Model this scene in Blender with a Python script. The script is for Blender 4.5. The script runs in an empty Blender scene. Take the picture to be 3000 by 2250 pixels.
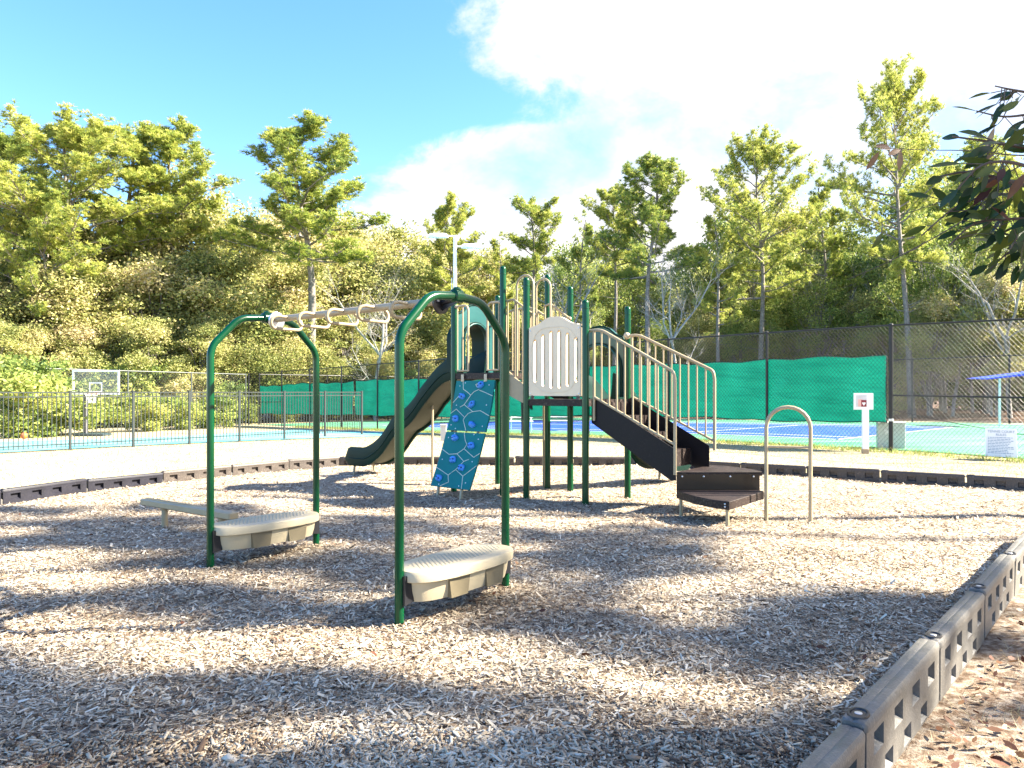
import bpy, math, random
import numpy as np
from mathutils import Vector, Matrix

random.seed(7)
rng = np.random.default_rng(11)
C = bpy.context.scene.collection
SC = bpy.context.scene
F = 2167.0; HZ = 1147.0; EYE = 1.5

# ---------------------------------------------------------------- camera, sky, sun
cam_d = bpy.data.cameras.new('camera'); cam = bpy.data.objects.new('camera', cam_d); C.objects.link(cam)
cam.location = (0, 0, EYE); cam.rotation_euler = (math.radians(90), 0, 0)
cam_d.sensor_width = 36; cam_d.lens = 36*F/3000; cam_d.shift_y = 22/3000
cam_d.clip_start = .05; cam_d.clip_end = 2000
SC.camera = cam
SUN_EL, SUN_AZ = 37.0, 89.0          # azimuth measured from +Y towards +X
SC.view_settings.view_transform = 'Standard'; SC.view_settings.look = 'None'
SC.view_settings.exposure = 2.68; SC.view_settings.gamma = 1
sun_d = bpy.data.lights.new('sun', 'SUN'); sun = bpy.data.objects.new('sun', sun_d); C.objects.link(sun)
sun_d.energy = 5.0; sun_d.angle = math.radians(.8); sun_d.color = (1, .91, .76)
sd = Vector((math.sin(math.radians(SUN_AZ))*math.cos(math.radians(SUN_EL)), math.cos(math.radians(SUN_AZ))*math.cos(math.radians(SUN_EL)), math.sin(math.radians(SUN_EL))))
sun.rotation_euler = sd.to_track_quat('Z', 'Y').to_euler(); sun.location = (30, 0, 30)

def build_world():
    w = bpy.data.worlds.new('World'); SC.world = w; w.use_nodes = True
    nt = w.node_tree; N = nt.nodes; L = nt.links; N.clear()
    def nd(t, **k):
        n = N.new(t)
        for a, b in k.items(): setattr(n, a, b)
        return n
    def mth(op, a, b=None, c=None, clamp=False):
        n = nd('ShaderNodeMath', operation=op); n.use_clamp = clamp
        for i, v in enumerate((a, b, c)):
            if v is None: continue
            if isinstance(v, (int, float)): n.inputs[i].default_value = v
            else: L.new(v, n.inputs[i])
        return n.outputs[0]
    out = nd('ShaderNodeOutputWorld'); bg = nd('ShaderNodeBackground'); bg.inputs[1].default_value = .12
    sky = nd('ShaderNodeTexSky', sky_type='NISHITA'); sky.sun_disc = False
    sky.sun_elevation = math.radians(SUN_EL); sky.sun_rotation = math.radians(SUN_AZ)
    sky.air_density = 1.0; sky.dust_density = .3; sky.ozone_density = 3.0
    hs = nd('ShaderNodeHueSaturation'); hs.inputs['Hue'].default_value = .507; hs.inputs['Saturation'].default_value = 1.22; hs.inputs['Value'].default_value = .66
    L.new(sky.outputs[0], hs.inputs['Color'])
    tc = nd('ShaderNodeTexCoord'); sp = nd('ShaderNodeSeparateXYZ'); L.new(tc.outputs['Generated'], sp.inputs[0])
    az = mth('MULTIPLY', mth('ARCTAN2', sp.outputs[0], sp.outputs[1]), 57.2958)
    el = mth('MULTIPLY', mth('ARCSINE', sp.outputs[2]), 57.2958)
    # left edge of the cloud bank by elevation
    cr = nd('ShaderNodeFloatCurve'); L.new(mth('DIVIDE', el, 60.0, clamp=True), cr.inputs['Value'])
    cm = cr.mapping.curves[0]
    pts = [(0, -17), (8, -16), (12, -14.5), (14.5, -11.5), (16.5, -9), (18, -5.5), (19.5, -2.5), (20.5, 1.0), (22, .5), (23.5, -3.0), (25.5, -4.5), (28, -2.5), (32, -3), (45, 8), (60, 20)]
    cv = [(e/60, (a+40)/80) for e, a in pts]
    cm.points[0].location = cv[0]; cm.points[1].location = cv[-1]
    for q in cv[1:-1]: cm.points.new(*q)
    for q in cm.points: q.handle_type = 'AUTO_CLAMPED'
    cr.mapping.update()
    edge = mth('MULTIPLY_ADD', cr.outputs[0], 80.0, -40.0)
    mp = nd('ShaderNodeMapping'); mp.inputs['Scale'].default_value = (1, 1, 1.5); mp.inputs['Location'].default_value = (.3, .1, .42); L.new(tc.outputs['Generated'], mp.inputs[0])
    n1 = nd('ShaderNodeTexNoise'); n1.inputs['Scale'].default_value = 7; n1.inputs['Detail'].default_value = 9; n1.inputs['Roughness'].default_value = .62; n1.inputs['Distortion'].default_value = .25
    L.new(mp.outputs[0], n1.inputs['Vector'])
    n2 = nd('ShaderNodeTexNoise'); n2.inputs['Scale'].default_value = 3.0; n2.inputs['Detail'].default_value = 6; n2.inputs['Roughness'].default_value = .55
    L.new(mp.outputs[0], n2.inputs['Vector'])
    d = mth('ADD', mth('SUBTRACT', az, edge), mth('MULTIPLY', mth('SUBTRACT', n1.outputs[0], .5), 17.0))
    m = nd('ShaderNodeMapRange', interpolation_type='SMOOTHSTEP'); m.inputs[1].default_value = -1.2; m.inputs[2].default_value = 3.4
    L.new(d, m.inputs[0])
    # far side of the bank, behind the camera's right shoulder
    m2 = nd('ShaderNodeMapRange', interpolation_type='SMOOTHSTEP'); m2.inputs[1].default_value = 150; m2.inputs[2].default_value = 120
    L.new(az, m2.inputs[0])
    thin = nd('ShaderNodeMapRange', interpolation_type='SMOOTHSTEP'); thin.inputs[1].default_value = .30; thin.inputs[2].default_value = .56; thin.inputs[3].default_value = .35; thin.inputs[4].default_value = 1
    L.new(mth('ADD', mth('MULTIPLY', n2.outputs[0], .6), mth('MULTIPLY', n1.outputs[0], .4)), thin.inputs[0])
    fac = mth('MULTIPLY', mth('MULTIPLY', m.outputs[0], m2.outputs[0]), thin.outputs[0])
    shade = nd('ShaderNodeMapRange'); shade.inputs[1].default_value = .34; shade.inputs[2].default_value = .52; shade.inputs[3].default_value = 1.18; shade.inputs[4].default_value = 1.75
    L.new(mth('ADD', mth('MULTIPLY', n2.outputs[0], .65), mth('MULTIPLY', n1.outputs[0], .35)), shade.inputs[0])
    cc = nd('ShaderNodeCombineColor')
    L.new(mth('MULTIPLY_ADD', shade.outputs[0], 1.35, -.55), cc.inputs[0]); L.new(shade.outputs[0], cc.inputs[1]); L.new(mth('MULTIPLY', shade.outputs[0], 1.03), cc.inputs[2])
    mix = nd('ShaderNodeMix', data_type='RGBA'); L.new(fac, mix.inputs[0]); L.new(hs.outputs[0], mix.inputs[6]); L.new(cc.outputs[0], mix.inputs[7])
    L.new(mix.outputs[2], bg.inputs[0]); L.new(bg.outputs[0], out.inputs[0])
build_world()

# ---------------------------------------------------------------- helpers
def at(px, py, Y): return Vector(((px-1500)*Y/F, Y, EYE+(HZ-py)*Y/F))
R0 = Vector((9.17, 17.9, 0)); DT = Vector((-.687, .727, 0)); DE = Vector((.727, .687, 0))     # tennis fence line and its normal
def tc_(x, y): return (x-R0.x)*DT.x+(y-R0.y)*DT.y, (x-R0.x)*DE.x+(y-R0.y)*DE.y
def sstep(a, b, x):
    u = min(1, max(0, (x-a)/(b-a))); return u*u*(3-2*u)
def G(x, y):
    t, e = tc_(x, y)
    return -.0155*min(max(t-4, 0), 40)*sstep(19, 31, y) + .05*sstep(15.5, 18, y)*sstep(-4, 6, x)
def ground_at(px, py, dz=0):
    y = 15.0
    for _ in range(60):
        z = G((px-1500)*y/F, y)+dz
        y = .5*y+.5*(EYE-z)*F/max(py-HZ, 4)
    return Vector(((px-1500)*y/F, y, G((px-1500)*y/F, y)+dz))

W = {}
def wloc(o): return W.get(o.name, Vector((0, 0, 0))) if o else Vector((0, 0, 0))
class MB:
    def __init__(s): s.v = []; s.f = []
    def add(s, vs, fs):
        n = len(s.v); s.v += [tuple(q) for q in vs]; s.f += [tuple(i+n for i in f) for f in fs]; return s
    def box(s, c, size, rz=0, M=None):
        hx, hy, hz = size[0]/2, size[1]/2, size[2]/2
        R = M if M is not None else Matrix.Rotation(rz, 3, 'Z')
        c = Vector(c)
        vs = [c+R @ Vector((x, y, z)) for x in (-hx, hx) for y in (-hy, hy) for z in (-hz, hz)]
        return s.add(vs, [(0, 1, 3, 2), (4, 6, 7, 5), (0, 4, 5, 1), (2, 3, 7, 6), (0, 2, 6, 4), (1, 5, 7, 3)])
    def rbox(s, c, size, rz=0, b=.01):
        hx, hy, hz = size[0]/2, size[1]/2, size[2]/2
        R = Matrix.Rotation(rz, 3, 'Z'); c = Vector(c); rings = []
        for z, k in ((-hz, b), (-hz+b, 0), (hz-b, 0), (hz, b)):
            ax, ay = hx-k, hy-k; q = min(b, ax*.4, ay*.4)
            rings.append([c+R @ Vector((x, y, z)) for x, y in ((-ax+q, -ay), (ax-q, -ay), (ax, -ay+q), (ax, ay-q), (ax-q, ay), (-ax+q, ay), (-ax, ay-q), (-ax, -ay+q))])
        return s.loft(rings)
    def loft(s, rings, caps=True, closed=False):
        n = len(rings[0]); b = len(s.v)
        for r in rings: s.v += [tuple(q) for q in r]
        m = len(rings)
        for i in range(m if closed else m-1):
            j = (i+1) % m
            for k in range(n):
                l = (k+1) % n
                s.f.append((b+i*n+k, b+i*n+l, b+j*n+l, b+j*n+k))
        if caps and not closed:
            s.f.append(tuple(b+k for k in reversed(range(n)))); s.f.append(tuple(b+(m-1)*n+k for k in range(n)))
        return s
    def tube(s, path, r, n=10, caps=True, closed=False, r1=None):
        P = [Vector(p) for p in path]; m = len(P); rings = []; prev = None
        for i in range(m):
            if closed: t = (P[(i+1) % m]-P[i-1])
            else: t = P[min(i+1, m-1)]-P[max(i-1, 0)]
            t.normalize()
            if prev is None:
                u = t.cross(Vector((0, 0, 1)))
                if u.length < .1: u = t.cross(Vector((0, 1, 0)))
            else: u = prev-t*prev.dot(t)
            u.normalize(); prev = u.copy(); w = t.cross(u)
            rr = r if r1 is None else r+(r1-r)*i/(m-1)
            if isinstance(r, (list, tuple)): rr = r[i]
            rings.append([P[i]+(u*math.cos(a)+w*math.sin(a))*rr for a in (2*math.pi*k/n for k in range(n))])
        return s.loft(rings, caps, closed)
    def lathe(s, c, prof, n=16, axis='Z'):
        c = Vector(c); rings = []
        for r, z in prof:
            rings.append([c+Vector((r*math.cos(a), r*math.sin(a), z)) for a in (2*math.pi*k/n for k in range(n))])
        return s.loft(rings)
    def prism(s, poly, z0, z1, b=0):
        rings = [[Vector((x, y, z)) for x, y in poly] for z in (z0, z1)]
        return s.loft(rings)
    def plate(s, poly, nrm):      # planar polygon extruded along nrm
        nrm = Vector(nrm); return s.loft([[Vector(p) for p in poly], [Vector(p)+nrm for p in poly]])
    def strip(s, outer, inner, depth):      # open band between two polylines, extruded
        d = Vector(depth); n = len(outer); b = len(s.v)
        for P in (outer, inner, [Vector(q)+d for q in outer], [Vector(q)+d for q in inner]): s.v += [tuple(q) for q in P]
        for i in range(n-1):
            o, q, o2, q2 = b+i, b+n+i, b+2*n+i, b+3*n+i
            s.f += [(o, o+1, q+1, q), (o2, q2, q2+1, o2+1), (o, o2, o2+1, o+1), (q, q+1, q2+1, q2)]
        for i in (0, n-1):
            o, q, o2, q2 = b+i, b+n+i, b+2*n+i, b+3*n+i
            s.f.append((o, q, q2, o2))
        return s

def finish_mesh(me, smooth):
    if smooth:
        me.polygons.foreach_set('use_smooth', [True]*len(me.polygons))
        try: me.set_sharp_from_angle(angle=math.radians(38))
        except Exception: pass
def obj(name, mb, mat, parent=None, smooth=True, origin=None):
    import bmesh
    V = np.array(mb.v, dtype=float)
    o_ = Vector(origin) if origin is not None else Vector(((V[:, 0].min()+V[:, 0].max())/2, (V[:, 1].min()+V[:, 1].max())/2, V[:, 2].min()))
    me = bpy.data.meshes.new(name); me.from_pydata([tuple(r) for r in (V-np.array(o_))], [], mb.f)
    bm = bmesh.new(); bm.from_mesh(me); bmesh.ops.recalc_face_normals(bm, faces=bm.faces); bm.to_mesh(me); bm.free()
    finish_mesh(me, smooth)
    for m in (mat if isinstance(mat, (list, tuple)) else [mat]): me.materials.append(m)
    o = bpy.data.objects.new(name, me); C.objects.link(o)
    if parent: o.parent = parent
    o.location = o_-wloc(parent); W[o.name] = o_
    return o
def inst(name, me, parent, loc, rz=0, rot=None):
    o = bpy.data.objects.new(name, me); C.objects.link(o)
    if parent: o.parent = parent
    o.location = Vector(loc)-wloc(parent); o.rotation_euler = rot if rot else (0, 0, rz); W[o.name] = Vector(loc)
    return o
def tag(o, label=None, cat=None, group=None, kind=None):
    if label: o['label'] = label
    if cat: o['category'] = cat
    if group: o['group'] = group
    if kind: o['kind'] = kind
    return o
def thing(name, loc, label, cat, group=None):
    o = bpy.data.objects.new(name, None); C.objects.link(o); o.location = loc; o.empty_display_size = .2
    W[o.name] = Vector(loc); return tag(o, label, cat, group)
def np_mesh(name, V, Fc, tint=None, mat=None, smooth=False):
    me = bpy.data.meshes.new(name); nf, k = Fc.shape
    me.vertices.add(len(V)); me.vertices.foreach_set('co', np.ascontiguousarray(V, dtype=np.float32).ravel())
    me.loops.add(nf*k); me.loops.foreach_set('vertex_index', np.ascontiguousarray(Fc, dtype=np.int32).ravel())
    me.polygons.add(nf); me.polygons.foreach_set('loop_start', np.arange(0, nf*k, k, dtype=np.int32))
    try: me.polygons.foreach_set('loop_total', np.full(nf, k, dtype=np.int32))
    except Exception: pass
    me.update(calc_edges=True)
    if smooth: me.polygons.foreach_set('use_smooth', [True]*nf)
    if tint is not None:
        a = me.attributes.new('tint', 'FLOAT', 'FACE'); a.data.foreach_set('value', np.ascontiguousarray(tint, dtype=np.float32))
    if mat: me.materials.append(mat)
    return me

# ---------------------------------------------------------------- materials
def mat(name, col, rough=.5, var=.12, scale=6, bump=0, bscale=60, spec=.5, col2=None, metal=0, sub=None, coat=0, dirt=0):
    m = bpy.data.materials.new(name); m.use_nodes = True; nt = m.node_tree; N = nt.nodes; L = nt.links
    b = N['Principled BSDF']; b.inputs['Roughness'].default_value = rough; b.inputs['Metallic'].default_value = metal
    b.inputs['Specular IOR Level'].default_value = spec; b.inputs['Coat Weight'].default_value = coat; b.inputs['Coat Roughness'].default_value = .12
    tc = N.new('ShaderNodeTexCoord'); n = N.new('ShaderNodeTexNoise'); n.inputs['Scale'].default_value = scale; n.inputs['Detail'].default_value = 6; n.inputs['Roughness'].default_value = .65
    L.new(tc.outputs['Object'], n.inputs['Vector'])
    cr = N.new('ShaderNodeValToRGB'); L.new(n.outputs[0], cr.inputs[0])
    c2 = col2 if col2 else tuple(min(1, c*(1+var)) for c in col); c1 = tuple(c*(1-var) for c in col)
    cr.color_ramp.elements[0].position = .35; cr.color_ramp.elements[1].position = .65
    cr.color_ramp.elements[0].color = (*c1, 1); cr.color_ramp.elements[1].color = (*c2, 1)
    src = cr.outputs[0]
    if dirt:
        n3 = N.new('ShaderNodeTexNoise'); n3.inputs['Scale'].default_value = 45; n3.inputs['Detail'].default_value = 5; L.new(tc.outputs['Object'], n3.inputs['Vector'])
        r3 = N.new('ShaderNodeMapRange'); r3.inputs[1].default_value = .55; r3.inputs[2].default_value = .72; r3.inputs[4].default_value = dirt; L.new(n3.outputs[0], r3.inputs[0])
        mx = N.new('ShaderNodeMix'); mx.data_type = 'RGBA'; L.new(r3.outputs[0], mx.inputs[0]); L.new(src, mx.inputs[6]); mx.inputs[7].default_value = (.42, .36, .28, 1); src = mx.outputs[2]
    L.new(src, b.inputs['Base Color'])
    rr = N.new('ShaderNodeMapRange'); rr.inputs[3].default_value = max(.05, rough-.1); rr.inputs[4].default_value = min(1, rough+.12); L.new(n.outputs[0], rr.inputs[0]); L.new(rr.outputs[0], b.inputs['Roughness'])
    if bump:
        n2 = N.new('ShaderNodeTexNoise'); n2.inputs['Scale'].default_value = bscale; n2.inputs['Detail'].default_value = 4; L.new(tc.outputs['Object'], n2.inputs['Vector'])
        bp = N.new('ShaderNodeBump'); bp.inputs['Strength'].default_value = bump; bp.inputs['Distance'].default_value = .01; L.new(n2.outputs[0], bp.inputs['Height']); L.new(bp.outputs[0], b.inputs['Normal'])
    return m
def leaf_mat(name, cols, trans=.35, rough=.55):      # colour by per-face tint, shifted per object
    m = bpy.data.materials.new(name); m.use_nodes = True; nt = m.node_tree; N = nt.nodes; L = nt.links
    b = N['Principled BSDF']; out = N['Material Output']; b.inputs['Roughness'].default_value = rough; b.inputs['Specular IOR Level'].default_value = .35
    at_ = N.new('ShaderNodeAttribute'); at_.attribute_name = 'tint'
    oi = N.new('ShaderNodeObjectInfo'); ma = N.new('ShaderNodeMath'); ma.operation = 'MULTIPLY_ADD'; ma.inputs[1].default_value = .3; ma.inputs[2].default_value = -.15; L.new(oi.outputs['Random'], ma.inputs[0])
    ad = N.new('ShaderNodeMath'); ad.operation = 'ADD'; L.new(at_.outputs['Fac'], ad.inputs[0]); L.new(ma.outputs[0], ad.inputs[1])
    cr = N.new('ShaderNodeValToRGB'); L.new(ad.outputs[0], cr.inputs[0]); e = cr.color_ramp.elements
    e[0].position = 0; e[0].color = (*cols[0], 1); e[1].position = 1; e[1].color = (*cols[-1], 1)
    for i, c in enumerate(cols[1:-1]):
        q = e.new((i+1)/(len(cols)-1)); q.color = (*c, 1)
    L.new(cr.outputs[0], b.inputs['Base Color'])
    if trans:
        tr = N.new('ShaderNodeBsdfTranslucent'); L.new(cr.outputs[0], tr.inputs[0]); mx = N.new('ShaderNodeMixShader'); mx.inputs[0].default_value = trans
        L.new(b.outputs[0], mx.inputs[1]); L.new(tr.outputs[0], mx.inputs[2]); L.new(mx.outputs[0], out.inputs[0])
    return m

GREEN = mat('green_powder_coat', (.0, .048, .016), .24, .15, 3, spec=.35)
TAN = mat('tan_powder_coat', (.35, .28, .17), .38, .08, 4)
TANP = mat('tan_plastic', (.46, .39, .26), .45, .07, 3, bump=.05, bscale=120, dirt=.12)
PANELP = mat('cream_panel_plastic', (.72, .58, .39), .42, .06, 3, bump=.04, bscale=140)
BROWN = mat('brown_vinyl_coating', (.016, .008, .0065), .55, .2, 8, bump=.15, bscale=300, dirt=.16, spec=.3)
DARK = mat('dark_stringer', (.0045, .0035, .005), .5, .3, 8, dirt=.02, spec=.25)
SLIDEM = mat('slide_green_plastic', (.0005, .020, .015), .5, .12, 2, spec=.14)
SLIDEU = mat('slide_underside_plastic', (.035, .045, .027), .6, .1, 3)
HOODM = mat('hood_teal_plastic', (.003, .07, .07), .36, .15, 2)
TEAL = mat('climbing_panel_teal', (.0, .155, .15), .5, .08, 3, bump=.05, bscale=150, spec=.2)
GROOVE = mat('panel_line_cream', (.62, .62, .52), .5, .05)
HOLD = mat('blue_resin', (.05, .25, .68), .5, .2, 20, bump=.3, bscale=80)
HOLE = mat('hold_recess', (.01, .03, .15), .6, .1)
STEEL = mat('galvanised_steel', (.55, .56, .58), .35, .1, 8, metal=.8)
BLACKM = mat('black_steel', (.012, .012, .015), .4, .1)
TIMBER = mat('recycled_plastic_timber', (.13, .125, .115), .40, .3, 5, bump=.25, bscale=90, dirt=.25)
TIMBERD = mat('shaded_plastic_timber', (.012, .012, .020), .55, .3, 5, bump=.2, bscale=90, dirt=.04, spec=.3)  # tree shade over the left border, put into the timber's base colour
TIMBERB = mat('brown_plastic_timber', (.055, .043, .036), .55, .2, 5, bump=.2, bscale=90, dirt=.25)
ALU = mat('grey_aluminium_fence', (.030, .038, .038), .5, .1, 4, spec=.3)
CHAINB = mat('black_vinyl_wire', (.004, .004, .005), .45, .1)
CHAING = mat('grey_wire', (.07, .08, .08), .5, .1)
WHITE = mat('white_paint', (.82, .82, .82), .45, .04, 4, dirt=.05)
UTIL = mat('grey_cabinet_paint', (.42, .42, .42), .5, .06, 3, bump=.1, bscale=50)
BLUEC = mat('blue_canopy_cloth', (.01, .06, .62), .6, .1, 5)
ORANGE = mat('orange_rubber', (.55, .16, .03), .6, .1)
BARK = mat('pine_bark', (.17, .14, .12), .85, .4, 7, bump=.9, bscale=14, col2=(.28, .25, .22))
BARKP = mat('pale_bark', (.26, .24, .21), .8, .25, 4, bump=.5, bscale=18, col2=(.40, .38, .35))
BARKD = mat('twig_bark', (.10, .075, .06), .8, .3, 6)
RED = mat('dark_red_print', (.22, .01, .02), .5, .05); PINK = mat('pink_print', (.75, .42, .36), .5, .05)
INK = mat('grey_blue_print', (.16, .24, .36), .5, .05)
PINEM = leaf_mat('pine_needles', [(.10, .16, .04), (.24, .31, .06), (.46, .48, .10), (.62, .60, .18)], .4)
OAKM = leaf_mat('olive_leaves', [(.10, .13, .04), (.26, .29, .08), (.42, .42, .14), (.54, .47, .21), (.58, .48, .30)], .42)
OAKG = leaf_mat('green_leaves', [(.07, .12, .03), (.20, .27, .06), (.38, .42, .11), (.54, .50, .18)], .42)
BAYM = leaf_mat('glossy_dark_leaves', [(.010, .028, .010), (.025, .055, .012), (.05, .085, .018), (.11, .13, .02)], .35, .35)
DEADM = leaf_mat('dead_leaves', [(.06, .02, .012), (.13, .05, .025), (.22, .12, .06), (.33, .24, .15)], .15, .6)
CHIPM = leaf_mat('wood_chip_surface', [(.08, .052, .034), (.24, .175, .115), (.42, .345, .245), (.57, .50, .385), (.70, .64, .52)], 0, .8)
STRAWM = leaf_mat('dry_grass_blades', [(.16, .17, .06), (.30, .26, .12), (.42, .36, .20), (.50, .44, .28)], .2, .8)

def screen_cloth():
    m = bpy.data.materials.new('green_windscreen_cloth'); m.use_nodes = True; nt = m.node_tree; N = nt.nodes; L = nt.links
    b = N['Principled BSDF']; out = N['Material Output']; b.inputs['Roughness'].default_value = .7
    tc = N.new('ShaderNodeTexCoord'); n = N.new('ShaderNodeTexNoise'); n.inputs['Scale'].default_value = 1.1; n.inputs['Detail'].default_value = 7; L.new(tc.outputs['Object'], n.inputs[0])
    cr = N.new('ShaderNodeValToRGB'); L.new(n.outputs[0], cr.inputs[0]); cr.color_ramp.elements[0].position = .3; cr.color_ramp.elements[1].position = .7
    cr.color_ramp.elements[0].color = (.0, .125, .085, 1); cr.color_ramp.elements[1].color = (.004, .18, .125, 1)
    L.new(cr.outputs[0], b.inputs[0]); tr = N.new('ShaderNodeBsdfTranslucent'); L.new(cr.outputs[0], tr.inputs[0]); mx = N.new('ShaderNodeMixShader'); mx.inputs[0].default_value = .4
    n4 = N.new('ShaderNodeTexNoise'); n4.inputs['Scale'].default_value = 1.6; n4.inputs['Detail'].default_value = 3; mp4 = N.new('ShaderNodeMapping'); mp4.inputs['Scale'].default_value = (.4, .4, 1.5); mp4.inputs['Rotation'].default_value = (.9, .9, .3); L.new(tc.outputs['Object'], mp4.inputs[0]); L.new(mp4.outputs[0], n4.inputs[0])
    bp = N.new('ShaderNodeBump'); bp.inputs['Strength'].default_value = .5; bp.inputs['Distance'].default_value = .25; L.new(n4.outputs[0], bp.inputs['Height']); L.new(bp.outputs[0], b.inputs['Normal']); L.new(bp.outputs[0], tr.inputs['Normal'])
    L.new(b.outputs[0], mx.inputs[1]); L.new(tr.outputs[0], mx.inputs[2]); L.new(mx.outputs[0], out.inputs[0]); return m
SCREEN = screen_cloth()
def ground_mat(name, kind):
    m = bpy.data.materials.new(name); m.use_nodes = True; nt = m.node_tree; N = nt.nodes; L = nt.links; b = N['Principled BSDF']
    b.inputs['Roughness'].default_value = .95; b.inputs['Specular IOR Level'].default_value = .15
    tc = N.new('ShaderNodeTexCoord'); P = tc.outputs['Object']
    def noise(sc, det=6, ro=.6, v=P):
        n = N.new('ShaderNodeTexNoise'); n.inputs['Scale'].default_value = sc; n.inputs['Detail'].default_value = det; n.inputs['Roughness'].default_value = ro; L.new(v, n.inputs['Vector']); return n.outputs[0]
    def ramp(f, *st):
        r = N.new('ShaderNodeValToRGB'); L.new(f, r.inputs[0]); e = r.color_ramp.elements
        e[0].position, e[0].color = st[0][0], (*st[0][1], 1); e[1].position, e[1].color = st[-1][0], (*st[-1][1], 1)
        for p, c in st[1:-1]: q = e.new(p); q.color = (*c, 1)
        return r.outputs[0]
    def mix(f, a, c):
        x = N.new('ShaderNodeMix'); x.data_type = 'RGBA'
        if isinstance(f, float): x.inputs[0].default_value = f
        else: L.new(f, x.inputs[0])
        for i, v in ((6, a), (7, c)):
            if isinstance(v, tuple): x.inputs[i].default_value = (*v, 1)
            else: L.new(v, x.inputs[i])
        return x.outputs[2]
    def mr(f, a, c, lo=0., hi=1.):
        r = N.new('ShaderNodeMapRange'); r.inputs[1].default_value = a; r.inputs[2].default_value = c; r.inputs[3].default_value = lo; r.inputs[4].default_value = hi; L.new(f, r.inputs[0]); return r.outputs[0]
    h = None
    if kind == 'mulch':
        mp = N.new('ShaderNodeMapping'); mp.inputs['Scale'].default_value = (1, 2.4, 1); mp.inputs['Rotation'].default_value = (0, 0, .5); L.new(P, mp.inputs[0])
        mp2 = N.new('ShaderNodeMapping'); mp2.inputs['Scale'].default_value = (2.3, 1, 1); mp2.inputs['Rotation'].default_value = (0, 0, -.4); L.new(P, mp2.inputs[0])
        vs = []
        for q in (mp, mp2):
            v = N.new('ShaderNodeTexVoronoi'); v.inputs['Scale'].default_value = 24; L.new(q.outputs[0], v.inputs['Vector']); vs.append(v)
        pick = mr(noise(9, 3), .45, .55)
        rnd = mix(pick, vs[0].outputs['Color'], vs[1].outputs['Color']); bw = N.new('ShaderNodeRGBToBW'); L.new(rnd, bw.inputs[0])
        c = ramp(bw.outputs[0], (.15, (.07, .045, .03)), (.35, (.17, .12, .085)), (.5, (.30, .245, .18)), (.75, (.44, .39, .31)))
        big = noise(.55, 4); c = mix(mr(big, .4, .65, 0., .35), c, (.27, .19, .12)); h = bw.outputs[0]
    elif kind == 'lawn':
        fine = noise(55, 4, .7); c = ramp(fine, (.3, (.20, .15, .09)), (.5, (.40, .34, .215)), (.7, (.50, .44, .30)))
        gr = noise(.9, 5); c = mix(mr(gr, .56, .72, 0., .55), c, (.22, .23, .08))
        c = mix(mr(noise(.35, 5), .58, .7, 0., .5), c, (.28, .19, .12)); h = fine
        # woodland floor beyond the courts
        sp = N.new('ShaderNodeSeparateXYZ'); L.new(P, sp.inputs[0])
        dt = N.new('ShaderNodeVectorMath'); dt.operation = 'DOT_PRODUCT'; L.new(P, dt.inputs[0]); dt.inputs[1].default_value = tuple(DE)
        e0 = R0.dot(DE); wf = mr(dt.outputs['Value'], e0+21.5, e0+23)
        c = mix(wf, c, ramp(noise(18, 6, .7), (.3, (.05, .03, .02)), (.55, (.09, .055, .035)), (.75, (.18, .12, .08))))
        # bare sandy soil with litter on the near side
        nr = N.new('ShaderNodeMapRange'); nr.inputs[1].default_value = 9.5; nr.inputs[2].default_value = 7.5; L.new(sp.outputs[1], nr.inputs[0])
        so = ramp(noise(14, 8, .75), (.3, (.05, .035, .025)), (.45, (.16, .11, .075)), (.6, (.36, .31, .25)), (.75, (.50, .46, .40)))
        c = mix(nr.outputs[0], c, so)
    elif kind == 'basket':
        c = ramp(noise(1.5, 6), (.3, (.10, .32, .36)), (.7, (.16, .42, .46))); c = mix(mr(noise(.5, 5), .5, .7, 0., .5), c, (.32, .50, .52)); b.inputs['Roughness'].default_value = .6
    elif kind == 'courtgreen':
        c = ramp(noise(1.2, 6), (.3, (.03, .22, .10)), (.7, (.07, .31, .17))); b.inputs['Roughness'].default_value = .55
        mp = N.new('ShaderNodeMapping'); mp.inputs['Scale'].default_value = (.12, 1.4, 1); L.new(P, mp.inputs[0]); c = mix(mr(noise(1.5, 5, .6, mp.outputs[0]), .45, .65, 0., .5), c, (.30, .50, .38))
    elif kind == 'courtblue':
        c = ramp(noise(1.2, 6), (.3, (.012, .055, .36)), (.7, (.03, .11, .48))); b.inputs['Roughness'].default_value = .55
    L.new(c, b.inputs['Base Color'])
    if h:
        bp = N.new('ShaderNodeBump'); bp.inputs['Strength'].default_value = .7; bp.inputs['Distance'].default_value = .02; L.new(h, bp.inputs['Height']); L.new(bp.outputs[0], b.inputs['Normal'])
    return m
MULCH = ground_mat('wood_mulch', 'mulch'); LAWN = ground_mat('dormant_lawn', 'lawn'); BBC = ground_mat('teal_court_coating', 'basket')
CG = ground_mat('green_court_coating', 'courtgreen'); CB = ground_mat('blue_court_coating', 'courtblue')

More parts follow.
